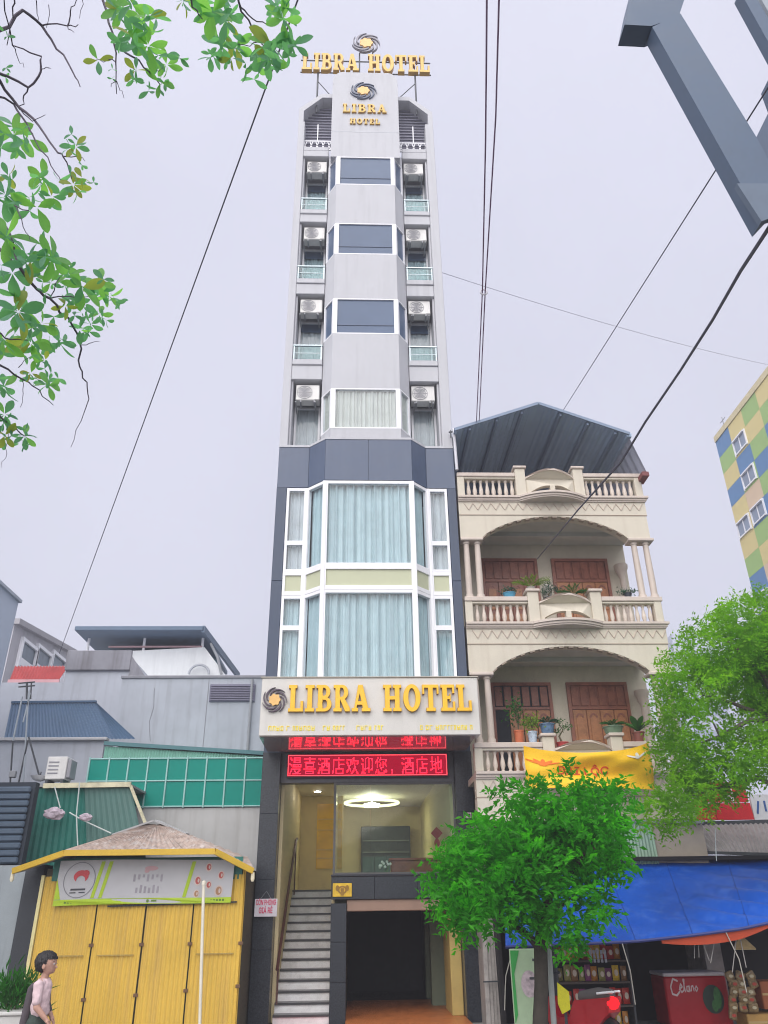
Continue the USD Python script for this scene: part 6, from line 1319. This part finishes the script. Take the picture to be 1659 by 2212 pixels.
# ------------------------------------------------------------------ steel bracket, upper right
SFY = -10.8
sf = thing('steel_bracket', 'heavy blue-grey steel bracket frame close overhead at the upper right', 'steel frame', (2.9, SFY, gz))
M_bracket = mat('bracket_blue_grey', (.08, .12, .185), .45, .12, 2.5)
def beam(quad, d=.16, dy=0.): return xz(Polygon([(p[0], p[2]) for p in (at(u, v, SFY + dy) for u, v in quad)]), SFY + dy, SFY + dy + d)
obj('beam', beam([(1409, 58), (1470, 29), (1634, 296), (1700, 420), (1645, 478)]), M_bracket, sf)
obj('head_plate', beam([(1361, -6), (1349, 53), (1407, 56), (1466, 36), (1480, -6), (1500, -80), (1380, -80)], .20, .01), M_bracket, sf)
obj('cross_brace', beam([(1634, 297), (1662, 240), (1760, 40), (1800, 80), (1700, 420)], .10, .03), mat('bracket_dark', (.07, .10, .16), .5), sf)
obj('upper_beam', beam([(1598, -20), (1625, -20), (1700, 108), (1690, 145)], .12), M_bracket, sf)
obj('upper_beam', beam([(1634, -20), (1660, -20), (1720, 80), (1712, 118)], .12, .06), mat('bracket_pale', (.30, .34, .38), .4), sf)
obj('foot_plate', beam([(1592, 396), (1720, 396), (1720, 450), (1645, 478)], .05, -.051), mat('bracket_mid', (.12, .16, .22), .5), sf)
obj('post', box(at(1760, 400, SFY)[0], at(1760, 400, SFY)[0] + .2, SFY, SFY + .2, gz, 8.2), M_bracket, sf)

# ------------------------------------------------------------------ cables
M_cable = mat('cable_dark', (.085, .08, .11), .6)
M_cable2 = mat('cable_violet', (.22, .13, .22), .6)
def cable(label, pts, r, m=M_cable, extra=None):
    t = thing('cable', label, 'cable', pts[0]); obj('wire', tube(pts, np.asarray(r) * .72, 6), m, t)
    return t
def lerp3(a, b, n, sag=0.): return [a * (1 - s) + b * s - np.array([0, 0, sag * 4 * s * (1 - s)]) for s in np.linspace(0, 1, n)]
cable('dark twisted cable slanting from the top leaves down to the left houses', lerp3(along(665, -60, 9), at(128, 1412, 8), 30), .012)
a = along(1053, -40, 8.5)
cc = cable('left strand of the violet cable pair running up the sky beside the tower', [along(1052, -40, 8.5), along(1049, 300, 10), along(1042, 630, 12), at(1029, 915, -.2)], .013, M_cable2)
cable('right strand of the violet cable pair running up the sky beside the tower', [along(1079, -40, 8.5), along(1071, 250, 10), along(1048, 632, 12), at(1035, 912, -.2)], .013, M_cable2)
c = along(1045, 631, 12); obj('clip', tube([c + [.05 * math.cos(t), 0, .05 * math.sin(t)] for t in np.linspace(0, 6.28, 13)], .012, 6), mat('clip_white', (.6, .58, .62), .5), cc)
cable('thin straight cable behind the steel bracket reaching the gable roof', lerp3(along(1700, 125, 8), at(1213, 892, 1.2), 24, .0), .011)
cable('thick sagging black cable crossing the balcony house from the upper right', [along(1720, 400, 6.5), along(1659, 495, 7.2), along(1600, 585, 8.2), along(1540, 690, 9.5), along(1470, 800, 11), along(1395, 910, 12.5), along(1340, 1000, 13.6), along(1250, 1100, 14.8), at(1160, 1208, .0)], [.024] * 5 + [.026, .026, .02, .012], M_cable)
cable('faint thin wire across the sky right of the tower', lerp3(at(952, 588, 1.5), at(1720, 800, 14), 16, .3), .012, mat('faint_wire', (.40, .40, .46), .6))
cable('hanging wire pair on the grey roof post at right', [at(1545, 1790, -.3), at(1546, 1830, -.3), at(1548, 1860, -.3)], .012, mat('pale_wire', (.55, .6, .58), .6))
# ------------------------------------------------------------------ the child by the kiosk
def blob(chains, edge=.018, smooth_it=12):
    parts = []
    for a, ra, b, rb in chains:
        sa = trimesh.creation.icosphere(2, ra).apply_translation(a); sb = trimesh.creation.icosphere(2, rb).apply_translation(b)
        v = np.vstack([sa.vertices, sb.vertices]).astype(np.float32)
        parts.append(manifold3d.Manifold.hull_points(v))
    m = parts[0]
    for p in parts[1:]: m = m + p
    m = m.refine_to_length(edge); mm = m.to_mesh()
    t = trimesh.Trimesh(mm.vert_properties[:, :3], mm.tri_verts, process=True)
    v0 = np.array(t.vertices); trimesh.smoothing.filter_taubin(t, lamb=.5, nu=.53, iterations=smooth_it)
    dv = np.nan_to_num(np.array(t.vertices) - v0); ln = np.linalg.norm(dv, axis=1, keepdims=True)
    t.vertices = v0 + dv * np.minimum(1, .004 / np.maximum(ln, 1e-9))
    return t
CY_ = -4.3
hd = at(100, 2080, CY_); X0, ZT = hd[0], at(95, 2055, CY_)[2]          # head centre x, top of the hair
ch = thing('person', 'child in pink top, dark cardigan and dark shorts walking right past the yellow kiosk', 'person', (X0, CY_, gz))
A = lambda x, y, z: np.array([X0 + x, CY_ + y, z])
H_ = ZT - gz
zs, zh = ZT - .33, ZT - .72            # shoulders, hips
M_skin = mat('skin', (.50, .29, .22), .55, .16, 14)
body = [(A(0, 0, zs - .04), .085, A(0, 0, zs - .20), .085), (A(0, 0, zs - .20), .085, A(0, 0, zh), .095), (A(0, -.09, zs), .05, A(0, .09, zs), .05), (A(0, 0, zs), .05, A(.015, 0, ZT - .22), .042), (A(.02, 0, ZT - .115), .098, A(.045, 0, ZT - .17), .072), (A(.06, 0, ZT - .18), .05, A(.085, 0, ZT - .20), .030)]
for s, fx, arm in ((-1, .10, 1), (1, -.10, 0)):
    sh_ = A(0, s * .135, zs - .01); el = A(.03 if arm else .02, s * .17, zs - .22); wr = A(.14 if arm else .10, s * .15, zs - .33)
    body += [(sh_, .045, el, .036), (el, .036, wr, .026)]
    pd = unit(wr - el); palm = wr + pd * .045
    body += [(wr, .024, palm, .024), (palm + [0, .014, 0], .018, palm - [0, .014, 0], .018)]
    for k, (o, L) in enumerate(((-.024, .042), (-.008, .050), (.008, .048), (.024, .038))):
        k1 = palm + pd * .02 + [0, o, 0]; k2 = k1 + pd * L * .5 + [0, 0, -.008]; k3 = k2 + pd * L * .35 + [-.006, 0, -.02]
        body += [(k1, .0085, k2, .0075), (k2, .0075, k3, .0065)]
    th = palm + [0, -s * .028, .0]; body += [(th, .010, th + pd * .03 + [.0, -s * .012, .006], .0085)]
    hp = A(0, s * .06, zh); kn = A(fx, s * .06, zh - .27); an = A(fx * .6 - (.10 if fx < 0 else 0), s * .06, gz + .07); body += [(hp, .08, kn, .052), (kn, .05, an, .032), (an, .032, A(fx * .6 - (.1 if fx < 0 else 0) + .13, s * .06, gz + .035), .026)]
obj('body', blob(body, .014, 8), M_skin, ch, smooth=True)
obj('nose', blob([(A(.108, 0, ZT - .145), .011, A(.126, 0, ZT - .165), .013)], .006, 4), M_skin, ch, smooth=True)
for s in (-1, 1):
    obj('ear', trimesh.creation.icosphere(2, 1.).apply_transform(np.diag([.022, .010, .03, 1])).apply_translation(A(.01, s * .098, ZT - .15)), M_skin, ch, smooth=True)
    e = obj('eye', trimesh.creation.icosphere(2, .012).apply_translation(A(.103, s * .036, ZT - .128)), mat('eye_white', (.7, .68, .66), .3), ch, smooth=True); obj('iris', trimesh.creation.icosphere(1, .007).apply_translation(A(.111, s * .037, ZT - .128)), M_black, e)
    obj('eyebrow', tube([A(.108, s * .02, ZT - .108), A(.102, s * .055, ZT - .106)], .004, 5), M_black, ch)
obj('mouth', tube([A(.108, -.02, ZT - .195), A(.116, 0, ZT - .193), A(.108, .02, ZT - .195)], .005, 6), mat('lip', (.5, .2, .18), .5), ch)
m = trimesh.creation.icosphere(4, 1.); v = np.array(m.vertices)
v *= np.array([.122, .108, .112]); v *= (1.03 + .22 * (meshkit.fbm(np.array(m.vertices) * 6, 3) - .5) + .05 * np.sin(np.arctan2(np.array(m.vertices)[:, 1], np.array(m.vertices)[:, 0]) * 26 + 6 * np.array(m.vertices)[:, 2]))[:, None]
pp = v + A(-.005, 0, ZT - .108); loc = pp - A(0, 0, ZT)
keep = ~(((loc[:, 0] > .045) & (loc[:, 2] < -.085)) | ((loc[:, 0] > .0) & (loc[:, 2] < -.135)) | (loc[:, 2] < -.225))
f = m.faces[keep[m.faces].all(1)]
obj('hair', T(pp, f), mat('black_hair', (.018, .016, .018), .45, .4, 40, bump=.5, bscale=160), ch, smooth=True)
top_ = [(A(.01, 0, zs - .03), .098, A(.01, 0, zs - .20), .098), (A(.01, 0, zs - .2), .098, A(.015, 0, zs - .27), .104), (A(.005, -.08, zs - .01), .060, A(.005, .08, zs - .01), .060), (A(0, -.13, zs - .01), .058, A(.02, -.168, zs - .16), .050), (A(.01, -.03, zs - .06), .10, A(.012, -.03, zs - .25), .10)]
tt = blob(top_, .016, 6); vv = np.array(tt.vertices); vv += (meshkit.fbm(vv * 22, 3)[:, None] - .5) * .03 * unit(vv - A(0, 0, zs - .15)); 
obj('pink_top', T(vv, tt.faces), mat('pink_cloth', (.66, .50, .52), .85, .12, 10), ch, smooth=True)
obj('shorts', blob([(A(0, 0, zh + .12), .108, A(0, 0, zh), .112), (A(0, -.06, zh), .095, A(.07, -.065, zh - .2), .082), (A(0, .06, zh), .095, A(-.06, .065, zh - .2), .082)], .018, 6), mat('dark_green_cloth', (.045, .065, .055), .85, .15, 8), ch, smooth=True)
cdg = []
for s in (1,):
    cdg += [(A(-.01, s * .13, zs), .062, A(.015, s * .172, zs - .21), .05), (A(.015, s * .172, zs - .21), .05, A(.08 if s < 0 else .06, s * .155, zs - .28), .042)]
cdg += [(A(-.075, -.08, zs - .03), .045, A(-.055, .09, zs - .01), .055), (A(-.09, 0, zs - .05), .06, A(-.11, 0, zs - .35), .07), (A(-.095, -.07, zs - .05), .045, A(-.12, -.08, zs - .38), .045), (A(-.06, .07, zs - .05), .06, A(-.085, .08, zs - .38), .06)]
obj('cardigan', blob(cdg, .018, 6), mat('charcoal_cloth', (.085, .07, .08), .9, .15, 9), ch, smooth=True)
for s, fx in ((-1, .06), (1, -.16)): obj('shoe', blob([(A(fx - .03, s * .06, gz + .035), .036, A(fx + .13, s * .06, gz + .03), .032)], .015, 5), mat('shoe_white', (.5, .5, .5), .6), ch, smooth=True)
